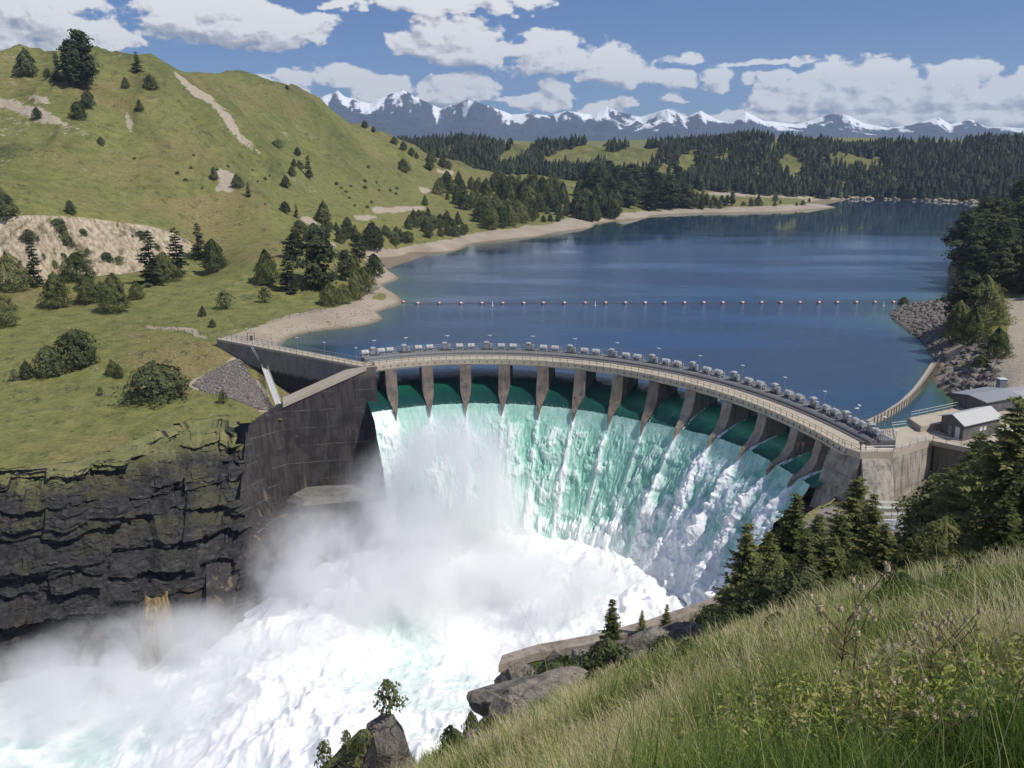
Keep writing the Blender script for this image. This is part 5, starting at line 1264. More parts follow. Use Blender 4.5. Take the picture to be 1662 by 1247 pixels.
# ---- broken rock
def rock_mesh(seed, sub=2, cuts=7, rough=.16):
    bm = bmesh.new(); bmesh.ops.create_icosphere(bm, subdivisions=sub, radius=1); q = random.Random(seed)
    pl = [(Vector((q.gauss(0, 1), q.gauss(0, 1), q.gauss(0, .8))).normalized(), q.uniform(.5, .85)) for _ in range(cuts)]
    co = np.array([v.co for v in bm.verts]); n = fbm(co[:, 0]*2+seed, co[:, 1]*2, co[:, 2]*2, o=4 if sub < 3 else 6, seed=seed, g=.5 if sub < 3 else .6)
    for v, k in zip(bm.verts, n):
        p = v.co.copy()
        for nn_, d in pl:
            e = p.dot(nn_)-d
            if e > 0: p -= nn_*e
        v.co = p*(1+rough*k)
    me = bpy.data.meshes.new('rock'); bm.to_mesh(me); bm.free(); return me
def rubble(name, poly, n, size, m, label, seed=3, arc_=None):
    base = [rock_mesh(seed+k, 1, 6) for k in range(5)]; bv = []; bf = []
    for b in base:
        bv.append(np.array([v.co for v in b.vertices])); bf.append(np.array([list(p.vertices) for p in b.polygons]))
    q = random.Random(seed); V = []; Fc = []; off = 0; xs = [p[0] for p in poly]; ys = [p[1] for p in poly]; c = 0; tr = 0
    while c < n and tr < n*8:
        tr += 1; u, v = q.uniform(min(xs), max(xs)), q.uniform(min(ys), max(ys))
        if not inpoly(np.array([u]), np.array([v]), poly)[0]: continue
        p = hit(u, v)
        if p is None or p[2] < -5.3 and u > 1000: continue
        k = q.randrange(5); s = q.uniform(*size); M_ = np.array(Matrix.Rotation(q.uniform(0, 6.28), 3, 'Z') @ Matrix.Rotation(q.uniform(0, 3), 3, 'X'))
        V.append(bv[k]@M_.T*s*np.array([1, 1, .7])+np.array([p[0], p[1], p[2]+s*.15])); Fc.append(bf[k]+off); off += len(bv[k]); c += 1
    for b in base: bpy.data.meshes.remove(b)
    me = np_mesh(name, np.concatenate(V), np.concatenate(Fc), smooth=False); return stuff(put(name, me, m), label, 'rocks')
def mk_riprap(g, out):
    P = g.pos(); n = g.noise(P, 1.6, 2); n2 = g.noise(P, 6, 4); c = g.ramp(n, [(.3, (.085, .07, .066)), (.5, (.17, .145, .13)), (.68, (.30, .265, .23))])
    principled(g, out, g.mix(g.mr(n2, .4, .7, 0, .5), c, (.10, .085, .08)), .9)
M_riprap = material('purple_grey_riprap', mk_riprap)
rubble('rubble_slope', [(312, 624), (345, 602), (388, 580), (428, 640), (446, 664), (425, 666), (385, 650), (332, 636)], 2300, (.25, .6), M_riprap, 'purple grey rubble slope between the grass and the left wing wall', 3)
rubble('shore_riprap', [(1442, 512), (1470, 493), (1545, 486), (1552, 540), (1540, 570), (1525, 600), (1505, 575), (1475, 545)], 1500, (.5, 1.3), M_riprap, 'grey riprap boulders on the rocky point of the right bank', 8)
rubble('knob_rocks', [(1530, 600), (1560, 575), (1610, 545), (1625, 600), (1600, 640), (1545, 640)], 190, (.5, 1.6), M_rock, 'broken grey rock on the knob between the intake water and the road', 13)
rubble('beach_stones', [(400, 552), (520, 512), (600, 490), (650, 497), (620, 515), (470, 550)], 260, (.12, .3), M_rock, 'scattered stones on the pale gravel beach', 17)
rubble('far_shore_rocks', [(1360, 323), (1500, 326), (1640, 333), (1640, 330), (1500, 323), (1360, 320)], 90, (1.5, 4.5), M_bluff, 'pale rocks along the foot of the forested far shore', 19)
rubble('field_stones', [(10, 500), (250, 520), (420, 500), (420, 540), (300, 600), (30, 600)], 80, (.15, .42), M_bluff, 'pale stones dotted over the grass field', 23)

# ---- near slope
def near_pt(u, v, d):
    q_ = ray(u, v); x = q_[0]/q_[1]*d; return np.array([x, d, float(hnear(x, d))])
def near_plant(kind, u, vtop, d, label, wid=1.0, k=None, cat='tree', sink=.15, vbase=None):
    p = near_pt(u, vtop+60, d); zt = HC+ray(u, vtop)[2]/ray(u, vtop)[1]*d
    return plant(kind, (p[0], p[1], p[2]-sink), max(.3, zt-p[2]+sink), wid, label, cat, None, k)
for kind, u, vt, d, wd, k, lab in [
    ('F', 1212, 848, 56, 1.44, 0, 'lone dark fir nearest the white water, leftmost on the near slope'),
    ('F', 1287, 800, 64, 1.44, 1, 'pointed fir second from the left on the near slope'),
    ('F', 1325, 832, 66, 1.38, 2, 'shorter fir behind the second pointed fir on the near slope'),
    ('F', 1388, 772, 74, 1.56, 3, 'broad fir directly in front of the right buttress'),
    ('F', 1413, 800, 70, 1.25, 0, 'slender fir touching the right side of the broad buttress fir'),
    ('F', 1512, 768, 80, 1.38, 1, 'pointed fir in front of the dark gap in the retaining wall'),
    ('F', 1486, 815, 72, 1.38, 2, 'low fir below the pointed fir near the retaining wall'),
    ('F', 1350, 868, 60, 1.5, 3, 'low bushy fir in the hollow between the taller firs'),
    ('F', 1450, 862, 66, 1.38, 1, 'small fir below the steel platform frame'),
    ('F', 1245, 862, 60, 1.38, 2, 'slim fir between the leftmost fir and the second fir'),
    ('F', 1306, 868, 56, 1.5, 0, 'low fir in front of the second and third firs'),
    ('F', 1362, 835, 64, 1.38, 1, 'fir close on the left side of the broad buttress fir'),
    ('F', 1432, 848, 62, 1.5, 2, 'leaning fir right of the slender fir below the buttress'),
    ('F', 1470, 872, 58, 1.5, 3, 'bushy fir left of the low fir near the retaining wall'),
    ('F', 1540, 795, 68, 1.5, 0, 'fir right behind the pointed wall fir'),
    ('F', 1628, 700, 66, 1.5, 1, 'dark fir left of the tallest fir at the right edge'),
    ('F', 1575, 820, 54, 1.5, 2, 'short fir in the thicket under the olive junipers'),
    ('F', 1630, 815, 46, 1.5, 3, 'short fir in the thicket near the right edge'),
    ('D', 1560, 770, 72, 1.35, 0, 'wide olive juniper right of the pointed wall fir'),
    ('D', 1607, 735, 68, 1.35, 1, 'tall olive juniper below the gabled shed'),
    ('F', 1585, 700, 88, 1.5, 2, 'fir rising against the concrete wall under the shed'),
    ('F', 1648, 640, 62, 1.62, 3, 'tallest dark fir at the right edge covering the pale roof'),
    ('D', 1668, 760, 48, 1.3, 2, 'dense juniper at the right edge above the long grass'),
    ('D', 1530, 845, 58, 1.3, 1, 'dark juniper in the thicket above the long grass'),
    ('D', 1600, 850, 50, 1.3, 0, 'rounded juniper in the thicket nearest the right edge'),
    ('D', 1455, 900, 52, 1.3, 2, 'olive juniper at the left end of the thicket'),
    ('D', 1390, 905, 52, 1.2, 0, 'short olive juniper below the broad buttress fir'),
    ('D', 1262, 905, 52, 1.2, 1, 'low olive juniper at the foot of the second fir'),
    ('F', 993, 972, 78, 1.12, 0, 'small fir standing on the edge of the rock ledge'),
    ('F', 1040, 990, 98, 0.99, 1, 'tiny fir on the concrete ledge before the white water'),
    ('F', 1080, 980, 96, 0.99, 2, 'tiny fir right of the other tiny one on the ledge')]:
    near_plant(kind, u, vt, d, lab, wd, k)
for u, vt, d, wd, lab in [(1235, 948, 46, 1.0, 'olive brush at the foot of the leftmost fir'), (1300, 925, 44, 1.1, 'yellow green brush in front of the low juniper'), (1350, 940, 40, 1.0, 'greyish brush in front of the hollow of the firs'), (1160, 985, 60, 1.0, 'small brush on the edge of the slope left of the lone fir'), (1420, 950, 38, 1.1, 'dark brush below the thicket at its left end'), (1500, 930, 36, 1.2, 'dark brush below the middle of the thicket'), (1570, 915, 34, 1.2, 'dark brush below the right of the thicket'), (1645, 890, 30, 1.2, 'dark brush at the right edge below the juniper'), (905, 1075, 60, 1.1, 'green bush among the rocks of the ledge'), (1080, 1035, 52, 1.0, 'bush right of the ledge rocks at the grass edge'), (985, 1040, 62, 1.0, 'bush at the foot of the small ledge fir'), (735, 1185, 26, .5, 'green bush right of the big boulder at the lower edge'), (800, 1165, 30, .5, 'bush between the boulder and the long grass'), (765, 1160, 34, .4, 'upright little bush over the pale rock slab')]:
    near_plant('B', u, vt, d, lab, wd, cat='shrub')
for u, d, h, wd, lab in [(1255, 24, 1.0, .7, 'yellow green bush in the upper middle of the grass slope'), (1120, 28, 1.0, .8, 'low bush on the left part of the grass slope'), (1330, 18, .8, .7, 'olive bush left of the densest pale headed thistle'), (1480, 7.5, .42, .6, 'knee high bush left of centre in the lower right grass'), (1610, 6.5, .40, .6, 'leafy bush near the lower right corner'), (1535, 6.2, .34, .6, 'feathery bush at the bottom right of the photo'), (1250, 9.5, .5, .6, 'small bush at the bottom centre of the grass slope'), (1060, 14, .6, .7, 'small bush at the lower left of the grass slope'), (960, 40, 1.1, .8, 'bush at the upper left rim of the grass slope'), (1640, 12, .7, .7, 'bright bush at the right edge above the lowest thistle'), (1190, 40, 1.3, .8, 'bush on the slope rim just below the lone fir'), (1290, 34, 1.2, .9, 'bush on the slope rim below the third fir'), (1450, 26, 1.1, .9, 'bush on the slope rim below the olive thicket'), (1570, 24, 1.1, .9, 'bush on the slope rim near the right edge'), (1020, 50, 1.4, .8, 'bush on the slope rim between the ledge rocks and the grass')]:
    p = near_pt(u, 1040, d); plant('B', (p[0], p[1], p[2]-.05), h, wd, lab, 'shrub')
def rock_plant(kind, u, vt, d, h, label, wid, k):
    q_ = ray(u, vt); zt = HC+q_[2]/q_[1]*d
    return plant(kind, (q_[0]/q_[1]*d, d, zt-h), h, wid, label, 'shrub', None, k)
rock_plant('L', 630, 1105, 19.9, 1.0, 'leafy sapling growing behind the top of the big boulder', 1.0, 0)
rock_plant('L', 562, 1186, 18.9, .6, 'tiny leafy twig left of the big boulder', .8, 1)
rock_plant('B', 580, 1200, 18.4, .34, 'bright green shrub growing on the left of the boulder', .8, 0)
rock_plant('L', 525, 1203, 18.2, .75, 'grey twiggy shrub at the lower left of the boulder', .8, 1)
def boulder(u, v, d, s, seed, label, m=None, lift=.2, rz=0.0):
    me = rock_mesh(seed, 5, 15, .13); p = near_pt(u, v, d); zc = HC+ray(u, v)[2]/ray(u, v)[1]*d
    zt = zc+s[2]*.85; zb = min(zc-s[2]*.85, p[2]-.35); hs = (zt-zb)/1.7; s = (s[0], s[1], hs); zc = zt-hs*.85
    o = put('boulder', me, m or M_rock); o.location = (p[0], p[1], zc); o.scale = s; o.rotation_euler = (0, 0, rz); return tag(o, label, 'boulder')
boulder(632, 1206, 19.5, (.98, .9, .95), 5, 'big angular brown boulder at the lower edge with a sapling behind it')
boulder(566, 1232, 18.8, (1.35, .9, .75), 6, 'dark sloping rock running down left of the big boulder', M_cliff)
for u, v, d, s, sd, lab in [(958, 1098, 66, (2.2, 1.8, 1.2), 21, 'pale flat topped rock among the grass of the ledge'), (1010, 1062, 74, (3.2, 2, 1.2), 22, 'dark rock under the small ledge fir'), (1060, 1050, 66, (2.4, 1.6, 1.1), 23, 'grey rock left of the ledge bush'), (1118, 1044, 58, (1.5, 1.2, .9), 24, 'light grey rock at the crest of the grass slope'), (1095, 1028, 68, (2.2, 1.6, .9), 25, 'flat pale rock between the ledge and the grass'), (860, 1140, 44, (2.6, 1.6, 1.0), 26, 'long pale rock slab above the dark rock face'), (835, 1108, 70, (1.6, 1.5, 1.3), 41, 'tan block at the left end of the broken ledge'), (898, 1078, 78, (1.8, 1.5, 1.2), 42, 'tan block standing behind the long pale slab'), (930, 1118, 58, (1.7, 1.3, 1.0), 43, 'cracked grey block right of the long pale slab'), (985, 1085, 66, (1.6, 1.2, 1.0), 44, 'brown block wedged below the small ledge fir'), (1040, 1078, 58, (1.5, 1.1, .8), 45, 'small tan block at the grass rim below the ledge bush'), (1150, 1018, 64, (1.8, 1.2, .8), 46, 'pale block at the right end of the broken ledge'), (820, 1160, 38, (1.3, 1.1, .9), 47, 'dark block at the lower left end of the broken ledge'), (790, 1195, 30, (1.1, .9, .6), 27, 'small grey rock at the edge left of the long grass'), (905, 1125, 50, (2.0, 1.4, .9), 28, 'grey rock right of the long pale slab'), (1192, 782+270, 30, (.7, .6, .4), 29, 'pale stone half hidden in the long grass'), (1460, 1060, 9.5, (.5, .35, .22), 30, 'flat grey stone among the dry stalks in the grass')]:
    boulder(u, v, d, tuple(k*(1.5 if d > 40 else 1) for k in s), sd, lab)
# concrete kerb of the old road along the ledge
kp = [W(u, v, -7.4) for u, v in [(812, 1070), (870, 1052), (960, 1036), (1050, 1012), (1165, 972)]]
mb = MB(); mb.loft([[(p[0]-.2, p[1]-1.2, -8.4), (p[0]-.2, p[1]-1.2, -7.4), (p[0]+.2, p[1]+.9, -7.4), (p[0]+.2, p[1]+.9, -8.3)] for p in kp])
tag(mb.build('road_edge_wall', M_conc_pier_pale), 'long grey concrete edge of the old road above the white water', 'wall')

# ---- long grass
def grass_mesh(n, d0, d1, h0, h1, seed, qr=(-.2, .72), wmin=.004, straw=.3):
    r = np.random.default_rng(seed); qq = r.uniform(*qr, n); d = np.exp(r.uniform(math.log(d0), math.log(d1), n)); x = qq*d; y = d
    ok = inpoly(x, y, [EDGE[0]]+EDGE[1:]+[(61, 152), (-200, 300), (-300, 10)]) == False
    nz = fbm(x/2.2, y/2.2, o=3, seed=seed); ok &= (nz+r.normal(size=n)*.12 > -.26); z = hnear(x, y); ok &= z > -3
    x, y, z, d, nz = x[ok], y[ok], z[ok], d[ok], nz[ok]; n = len(x)
    pt = fbm(x/3.5+9, y/3.5, o=3, seed=seed+1); st = np.clip(.54+1.5*pt+r.normal(size=n)*.28, 0, 1)
    H = r.uniform(h0, h1, n)*np.clip(1+1.1*nz, .35, 1.9); Wd = np.maximum(wmin, .00060*d)*r.uniform(.7, 1.4, n)
    a = r.uniform(0, 6.28, n); lean = r.uniform(.1, .62, n)*H; lx = np.cos(a)*lean-.04*H; ly = np.sin(a)*lean-.05*H
    px, py = -np.sin(a+r.normal(size=n)), np.cos(a)
    P = [np.stack([x, y, z-.04], -1), np.stack([x+lx*.18, y+ly*.18, z+H*.42], -1), np.stack([x+lx*.55, y+ly*.55, z+H*.78], -1), np.stack([x+lx, y+ly, z+H*.97-.15*lean], -1)]
    w = np.stack([px*Wd, py*Wd, 0*Wd], -1)
    V = np.stack([P[0]-w*.5, P[0]+w*.5, P[1]-w*.5, P[1]+w*.5, P[2]-w*.35, P[2]+w*.35, P[3]], 1).reshape(-1, 3)
    b = np.arange(n)[:, None]*7
    F4 = np.concatenate([b+np.array([[0, 1, 3, 2]]), b+np.array([[2, 3, 5, 4]])]); F3 = b+np.array([[4, 5, 6]])
    return V, F4, F3, np.repeat(st, 7)
def mk_grass(g, out):
    t = g.attr('tint'); c = g.ramp(t, [(.0, (.085, .150, .034)), (.36, (.18, .245, .062)), (.58, (.33, .36, .105)), (.80, (.48, .43, .21)), (1.0, (.62, .54, .35))])
    d = g.n('ShaderNodeBsdfDiffuse', {'Color': c}); tr = g.n('ShaderNodeBsdfTranslucent', {'Color': c})
    mx = g.n('ShaderNodeMixShader', {0: .35, 1: d.outputs[0], 2: tr.outputs[0]}); g.set(out.inputs['Surface'], mx.outputs[0])
M_grass = material('long_grass_blades', mk_grass)
def join_np(parts):
    V = []; F4 = []; F3 = []; T = []; o = 0
    for v, f4, f3, t in parts: V.append(v); F4.append(f4+o); F3.append(f3+o); T.append(t); o += len(v)
    return np.concatenate(V), [np.concatenate(F4), np.concatenate(F3)], np.concatenate(T)
V, Fg, T = join_np([grass_mesh(110000, 2.2, 16, .30, .86, 601), grass_mesh(120000, 14, 80, .35, .85, 602), grass_mesh(2600, 3, 30, .8, 1.25, 603, wmin=.003)])
stuff(put('long_grass', np_mesh('long_grass', V, Fg, {'tint': ('POINT', T)}), M_grass), 'long green and straw coloured grass covering the near slope', 'grass')
# feathery weeds
def weeds(n, seed):
    r = np.random.default_rng(seed); q = r.uniform(-.1, .7, n); d = np.exp(r.uniform(math.log(2.5), math.log(30), n)); x, y = q*d, d
    ok = fbm(x/2.0+30, y/2.0, o=3, seed=seed) > .02; x, y, d = x[ok], y[ok], d[ok]; z = hnear(x, y); C = []; T = []; S = []
    for i in range(len(x)):
        h = r.uniform(.3, .85); m = 30; t = np.sort(r.random(m)); a = r.uniform(0, 6.28); ln = r.uniform(0, .3)
        C.append(np.stack([x[i]+math.cos(a)*ln*h*t+r.normal(size=m)*.05*(1.1-t), y[i]+math.sin(a)*ln*h*t+r.normal(size=m)*.05*(1.1-t), z[i]+h*t], -1)); T.append(np.full(m, np.clip(.50+r.normal()*.13, .15, .72))+.1*t); S.append(np.full(m, .066))
    C = np.concatenate(C); V, f = leaf_quads(C, np.concatenate(S), .5, .35, seed); return V, f, np.repeat(np.concatenate(T), 4)
V, f, T = weeds(15000, 611)
stuff(put('leafy_weeds', np_mesh('leafy_weeds', V, f, {'tint': ('POINT', T)}, smooth=False), M_grass), 'feathery yellow green weeds growing through the long grass', 'weeds')
# dry thistles
M_stalk = mk_plain('dry_stalk', (.15, .105, .06), .9); M_head = mk_plain('dry_seed_head', (.50, .41, .25), .95)
def thistle(seed, H, nh):
    q = random.Random(seed); root = empty('dry_thistle'); mb = MB(); heads = []
    mb.bar((0, 0, -.05), (.02*H, .01, H*.7), .008, 5, .005)
    for k in range(nh):
        z = H*q.uniform(.55, .75); a = q.uniform(0, 6.28); L = q.uniform(.08, .24); e = Vector((math.cos(a)*L, math.sin(a)*L, min(H, z+q.uniform(.08, .3)*H))); mb.bar((.02*H*z/H, 0, z), e, .004, 4, .003); heads.append(e)
    for k in range(10):
        z = H*q.uniform(.1, .6); a = q.uniform(0, 6.28); mb.bar((0, 0, z), (math.cos(a)*.09, math.sin(a)*.09, z+q.uniform(-.03, .05)), .006, 3, .001)
    mb.build('stalk', M_stalk, root)
    for e in heads:
        mb = MB(); n = 8
        mb.loft([[(e.x+r_*math.cos(6.283*i/n), e.y+r_*math.sin(6.283*i/n), e.z+z) for i in range(n)] for z, r_ in ((-.012, .006), (.0, .02), (.018, .017), (.026, .008))])
        for i in range(16):
            a = q.uniform(0, 6.28); c_ = q.uniform(.25, 1); mb.bar((e.x, e.y, e.z+.015), (e.x+.036*c_*math.cos(a), e.y+.036*c_*math.sin(a), e.z+.03+.02*(1-c_)), .0035, 3, .001)
        mb.build('seed_head', M_head, root)
    return root
tp = [thistle(k, 1.0, [7, 5, 9][k]) for k in range(3)]
for i, (u, vt, d, lab) in enumerate([(1375, 922, 6.2, 'dry thistle with the densest pale heads, left of the open grass'), (1400, 945, 6.6, 'dry thistle just right of the densest pale headed one'), (1520, 985, 5.8, 'dry thistle in the middle of the right hand group'), (1552, 972, 6.0, 'tallest dry thistle of the right hand group'), (1570, 990, 6.4, 'dry thistle at the right of the right hand group'), (1455, 1015, 6.5, 'low dry thistle between the left and right groups'), (1360, 1010, 7.5, 'faded dry thistle below the densest pale headed one'), (1655, 1035, 4.6, 'dry thistle cut by the right photo edge'), (1585, 1055, 5.2, 'short dry thistle near the right edge'), (1450, 1095, 4.6, 'bent brown thistle in the lower middle of the grass'), (1390, 1085, 5.0, 'brown thistle left of the bent one in the lower grass'), (1540, 1110, 4.4, 'brown thistle right of the bent one in the lower grass')]):
    src = tp[i % 3]; o = src if i < 3 else copy_tree(src); p = near_pt(u, vt+40, d); zt = HC+ray(u, vt)[2]/ray(u, vt)[1]*d
    s = max(.35, zt-p[2]); o.location = p; o.scale = (max(.75, s*.8),)*2+(s,); o.rotation_euler = (0, 0, i*1.7); tag(o, lab, 'thistle')
# ------------------------------------------------------------------ far mountains
sil = [(380, 175), (430, 168), (480, 152), (520, 166), (548, 154), (562, 165), (600, 175), (627, 163), (655, 156), (690, 171), (715, 180), (740, 173), (760, 163), (785, 176), (830, 192), (860, 189), (890, 193), (920, 184), (960, 191), (985, 181), (1010, 190), (1040, 196), (1085, 184), (1110, 196), (1137, 186), (1160, 199), (1182, 205), (1210, 187), (1240, 202), (1290, 206), (1310, 202), (1350, 189), (1378, 195), (1400, 206), (1440, 213), (1480, 209), (1522, 196), (1542, 208), (1575, 199), (1600, 212), (1680, 214), (1760, 205)]
sa = [azsl(u, v)[0] for u, v in sil]; sl_ = [azsl(u, v)[1] for u, v in sil]
ma = np.linspace(azsl(330, 200)[0], azsl(1800, 200)[0], 900); md = np.linspace(6800, 11500, 150)
MA, MD = np.meshgrid(ma, md, indexing='ij')
pk = np.interp(MA, sa, sl_); d0 = 9200+500*fbm(MA*9, MA*0, o=3, seed=300)
hp = pk*d0
x_, y_ = MD*np.sin(MA), MD*np.cos(MA)
rg = 1-billow(x_/620+fbm(x_/1500, y_/1500, o=3, seed=305)*.5, y_/1000, o=6, seed=301, g=.58)
front = ss(6700, 9200, MD); env = np.where(MD < d0, np.clip((MD-6800)/(d0-6800), 0, 1)**1.15, np.clip(1-(MD-d0)/2600, 0, 1))
crest = np.exp(-((MD-d0)/190)**2)
MZ = 40+env*(hp*(.80+.36*(rg-.66)*2.0))*(1-crest)+crest*hp*(1+.16*(rg-.68))
thr = .68-.10*ss(.03, .16, MA)
snow = ((MZ-40)/hp-thr-.34*fbm(x_/260, y_/600, o=5, seed=303, g=.65))/.30
snow = snow-2.8*(billow(x_/170, y_/420, o=5, seed=306, g=.6)-.27)
me = np_mesh('snow_mountains', np.stack([x_, y_, MZ+50], -1).reshape(-1, 3), grid_faces(*MA.shape), {'snow': ('POINT', np.clip(snow, -1.2, 1.0))})
def mk_mtn(g, out):
    P = g.pos(); s = g.attr('snow'); n = g.noise(g.mapv(P, (1, .5, 1)), .012, 7, .72)
    v = g.m('ADD', s, g.m('MULTIPLY', g.m('SUBTRACT', n, .5), 3.2))
    c = g.mix(g.mr(v, .25, .75), g.mix(g.mr(n, .4, .6), (.020, .036, .075), (.045, .058, .095)), (.85, .87, .90))  # bluish rock tones: distance haze painted into the colour, besides the haze volume
    principled(g, out, c, .9, **{'Specular IOR Level': .1})
struct(put('snow_mountains', me, material('snowy_rock', mk_mtn)))

# ------------------------------------------------------------------ sky and sun
SUN_AZ, SUN_EL = 118.0, 53.0
w = bpy.data.worlds.new('World'); scene.world = w; w.use_nodes = True; nt = w.node_tree; nt.nodes.clear(); g = NG(nt)
sky = g.n('ShaderNodeTexSky', sky_type='NISHITA', sun_disc=False, sun_elevation=R(SUN_EL), sun_rotation=R(SUN_AZ), altitude=900, air_density=1.0, dust_density=.25, ozone_density=3.5)
tc = g.n('ShaderNodeTexCoord').outputs['Generated']
sx, sy, sz = g.n('ShaderNodeSeparateXYZ', {0: tc}).outputs
azn = g.m('ARCTAN2', sx, sy); eln = g.m('ARCSINE', sz)
blobs = [  # photo u, v, half width, half height, weight
    (-60, 30, 110, 60, 1), (60, 25, 95, 45, 1), (120, 50, 80, 40, .95), (60, 75, 110, 28, .9), (165, 98, 22, 12, .55), (205, 60, 30, 12, .5),
    (300, 30, 70, 34, 1), (370, 8, 70, 38, 1), (395, 50, 110, 34, 1), (480, 62, 70, 26, .95), (520, 50, 45, 26, .8), (260, 35, 36, 18, .8), (460, 78, 60, 16, .8),
    (560, 2, 60, 12, .6), (680, 8, 120, 22, .95), (800, 8, 75, 22, .95), (690, 33, 40, 10, .6),
    (665, 70, 36, 22, .85), (745, 58, 70, 30, 1), (770, 85, 110, 26, 1), (885, 80, 60, 34, 1), (905, 105, 90, 24, 1), (985, 105, 55, 34, .95), (1010, 130, 70, 20, .95), (1095, 136, 48, 20, .9),
    (560, 130, 80, 22, .95), (470, 135, 80, 18, .8), (610, 150, 45, 18, .85), (735, 150, 70, 24, .95), (680, 155, 30, 12, .7),
    (870, 172, 60, 18, .85), (905, 155, 32, 26, .85), (980, 180, 40, 16, .8), (1000, 172, 30, 14, .7), (930, 195, 60, 12, .6),
    (1110, 96, 50, 16, .62), (1190, 103, 75, 10, .6), (1280, 100, 60, 7, .5), (1370, 92, 40, 9, .4), (1420, 85, 26, 9, .36),
    (1160, 132, 32, 26, .8), (1215, 132, 22, 14, .6), (1090, 165, 26, 12, .6),
    (1300, 140, 65, 26, .95), (1390, 128, 75, 32, 1), (1270, 165, 70, 22, .9), (1360, 165, 110, 34, 1), (1500, 165, 110, 34, 1), (1560, 140, 70, 30, 1), (1640, 150, 60, 34, 1), (1720, 150, 80, 40, 1), (1480, 195, 190, 20, .95), (1640, 190, 120, 24, .95), (1250, 192, 130, 18, .8), (1100, 195, 70, 12, .7), (1650, 108, 20, 14, .6)]
# cloud cover of the sky in front, worked out as density and light on a direction grid
CW, CH = 2800, 860; A0_, A1_, E0_, E1_ = -.95, .95, -.03, .50
ca_, ce_ = np.meshgrid(np.linspace(A0_, A1_, CW), np.linspace(E0_, E1_, CH))
wa = fbm(ca_*26, ce_*40, o=4, seed=701)*.020; we = fbm(ca_*26+40, ce_*40, o=4, seed=702)*.011
acc = np.full(ca_.shape, -.6)
allb = []
for (u, v, hw, hh, wt) in blobs:
    a, s = azsl(u, v); allb.append((a, math.atan(s), hw/F*1.0, hh/F*1.0, wt))
q = random.Random(5)
for k in range(26): allb.append((q.choice([-1, 1])*q.uniform(.62, .95), q.uniform(.02, .25), q.uniform(.05, .1), q.uniform(.015, .03), .9))
for k in range(16): allb.append((q.uniform(-.9, .9), q.uniform(.30, .48), q.uniform(.07, .15), q.uniform(.02, .04), .9))
for (a, e, hw, hh, wt) in allb:
    dy = (ce_+we-e)/hh; dy = np.where(dy < 0, dy*1.35, dy)
    acc = np.maximum(acc, wt-.75*(((ca_+wa-a)/hw)**2+dy**2))
puff = .5-billow(ca_*34+wa*12, ce_*46, o=5, seed=703, g=.56)*1.25
wisp = fbm(ca_*46, ce_*85, o=6, seed=704, g=.62)
fld = acc+puff*.66+wisp*.50
den = ss(.14, .46, fld)
dd = np.clip(fld-.05, 0, 1.3)
def shift(a, dx, dy):
    return np.roll(np.roll(a, -dy, 0), -dx, 1)
em1 = dd-shift(dd, 3, 5); em2 = dd-shift(dd, 9, 15); em3 = dd-shift(dd, 22, 40)
below = (shift(dd, 0, 26)+shift(dd, 0, 52)+shift(dd, 0, 80))/3
brt = .75+.42*em1+.34*em2+.30*em3-.20*np.clip(below-.25, 0, 1)+.10*wisp-.10*(1-den)
brt = np.clip(brt, .10, 1)
px = np.zeros((CH, CW, 4), np.float32); px[..., 0] = den; px[..., 1] = brt; px[..., 3] = 1
img = bpy.data.images.new('cloud_cover', CW, CH, float_buffer=True); img.colorspace_settings.name = 'Non-Color'; img.pixels.foreach_set(px.ravel()); img.update()
uu = g.m('DIVIDE', g.m('SUBTRACT', azn, A0_), A1_-A0_); vv = g.m('DIVIDE', g.m('SUBTRACT', eln, E0_), E1_-E0_)
ti = g.n('ShaderNodeTexImage', {'Vector': g.n('ShaderNodeCombineXYZ', {0: uu, 1: vv, 2: 0}).outputs[0]}, image=img, extension='CLIP')
dn_, bt_, _ = g.n('ShaderNodeSeparateColor', {0: ti.outputs[0]}).outputs
gen = g.mr(g.noise(tc, 5.5, 6, .6), .52, .62)
infront = g.m('MULTIPLY', g.m('MULTIPLY', g.m('GREATER_THAN', azn, A0_), g.m('LESS_THAN', azn, A1_)), g.m('LESS_THAN', eln, E1_))
den_ = g.m('ADD', dn_, g.m('MULTIPLY', g.m('SUBTRACT', 1.0, infront), g.m('MULTIPLY', gen, .9)))
bt2 = g.m('ADD', bt_, g.m('MULTIPLY', g.m('SUBTRACT', 1.0, infront), .72))
cc = g.ramp(bt2, [(.15, (2.9, 3.0, 3.7)), (.4, (4.5, 4.5, 5.1)), (.62, (6.8, 6.7, 6.9)), (.85, (9.4, 9.3, 9.2))])
skyc = g.mix(1.0, sky.outputs[0], SKY_TINT, 'MULTIPLY')
col = g.mix(g.m('MULTIPLY', den_, .97), skyc, cc)
bg = g.n('ShaderNodeBackground', {'Color': col, 'Strength': .092}); wo = nt.nodes.new('ShaderNodeOutputWorld'); nt.links.new(bg.outputs[0], wo.inputs[0])
w.cycles.sampling_method = 'MANUAL'; w.cycles.sample_map_resolution = 512
sun = bpy.data.lights.new('sun', 'SUN'); sun.energy = 3.7; sun.angle = R(.53); sun.color = (1, .955, .88)
so = bpy.data.objects.new('sun', sun); COL.objects.link(so)
ts = Vector((math.cos(R(SUN_EL))*math.sin(R(SUN_AZ)), math.cos(R(SUN_EL))*math.cos(R(SUN_AZ)), math.sin(R(SUN_EL))))
so.rotation_euler = ts.to_track_quat('Z', 'Y').to_euler(); so.location = (0, 0, 300)

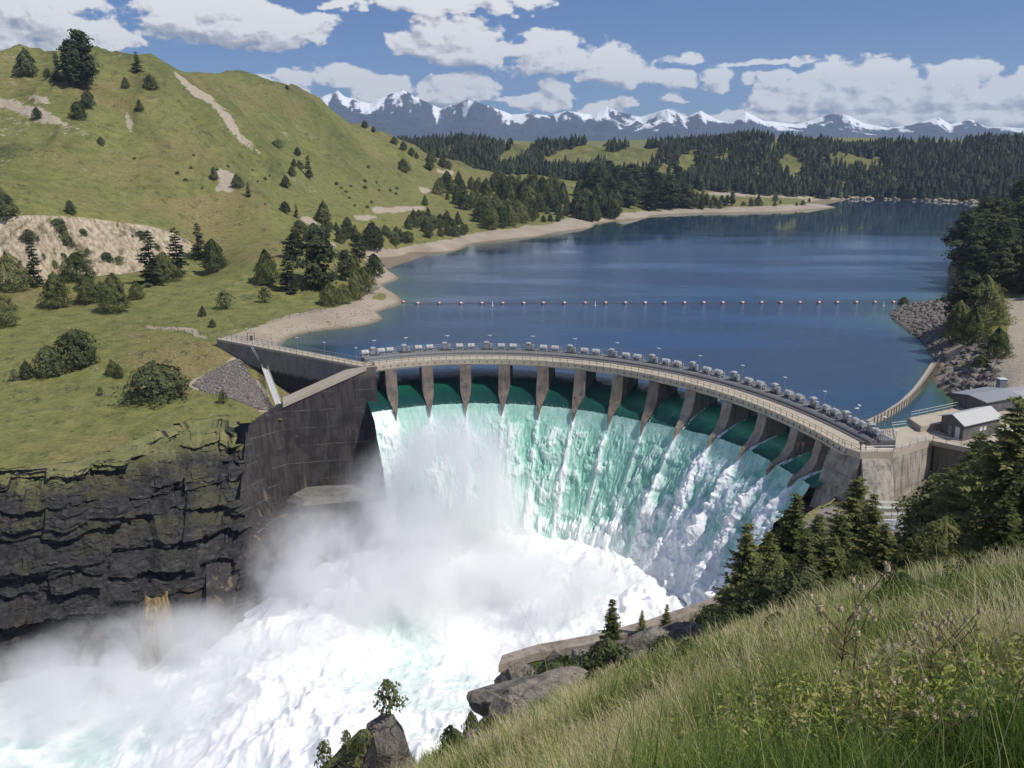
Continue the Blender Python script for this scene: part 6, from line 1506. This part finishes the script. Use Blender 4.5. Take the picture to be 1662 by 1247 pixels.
# ------------------------------------------------------------------ spray cloud and air
if MIST:
    def mk_mist(g, out):
        P = g.pos()
        wv = g.n('ShaderNodeTexNoise', {'Vector': P, 'Scale': .035, 'Detail': 2}).outputs['Color']
        Q = g.vm('ADD', P, g.vm('SCALE', g.vm('SUBTRACT', wv, (.5, .5, .5)), scale=22.0))
        tot = 0.0
        for (c, r, wt) in MISTB:
            d = g.vm('LENGTH', g.vm('DIVIDE', g.vm('SUBTRACT', Q, c), r))
            k = g.mr(d, 1.0, .15, 0, wt)
            tot = g.m('ADD', tot, k)
        n = g.noise(g.mapv(P, (1, 1, .7)), .10, 6, .66, .4)
        dn = g.m('MULTIPLY', tot, g.mr(n, .36, .66, .0, 1.0))
        dn = g.m('MULTIPLY', dn, MIST_D)
        v = g.n('ShaderNodeVolumePrincipled', {'Color': (.992, .995, .996), 'Density': dn, 'Anisotropy': 0.0}); g.set(out.inputs['Volume'], v.outputs[0])
    mm = material('river_mist', mk_mist)
    mb = MB(); mb.box((-62, 146, -27), (220, 132, 46)); o = mb.build('mist', mm); stuff(o, 'white spray cloud rising from the foot of the falls', 'mist')
if HAZE:
    def mk_haze(g, out):
        v = g.n('ShaderNodeVolumePrincipled', {'Color': (.62, .77, 1.0), 'Density': HAZE, 'Anisotropy': .2}); g.set(out.inputs['Volume'], v.outputs[0])
    mb = MB(); zl = float(ZB.min()); zlow = min(zl, -60); mb.box((0, 4000, (1150+zlow-1)/2), (26000, 20500, 1150-zlow+1)); o = mb.build('haze', material('thin_air_haze', mk_haze)); stuff(o)

# ------------------------------------------------------------------ camera and render settings
cam = bpy.data.cameras.new('camera'); co = bpy.data.objects.new('camera', cam); COL.objects.link(co); scene.camera = co
cam.sensor_width = 36; cam.lens = 36*F/1662; cam.clip_start = .05; cam.clip_end = 40000
co.location = (0, 0, HC); co.rotation_euler = (math.pi/2-PITCH, 0, 0)
scene.render.engine = 'CYCLES'; cy = scene.cycles
cy.use_denoising = True; cy.max_bounces = 8; cy.diffuse_bounces = 3; cy.glossy_bounces = 3; cy.transmission_bounces = 4; cy.transparent_max_bounces = 8; cy.volume_bounces = VOLB
cy.volume_step_rate = 1.0; cy.volume_max_steps = 256; cy.caustics_reflective = False; cy.caustics_refractive = False; cy.sample_clamp_indirect = 6
vs_ = scene.view_settings; vs_.view_transform = 'Standard'; vs_.look = 'None'; vs_.exposure = EXPO; vs_.gamma = 1; vs_.use_curve_mapping = False
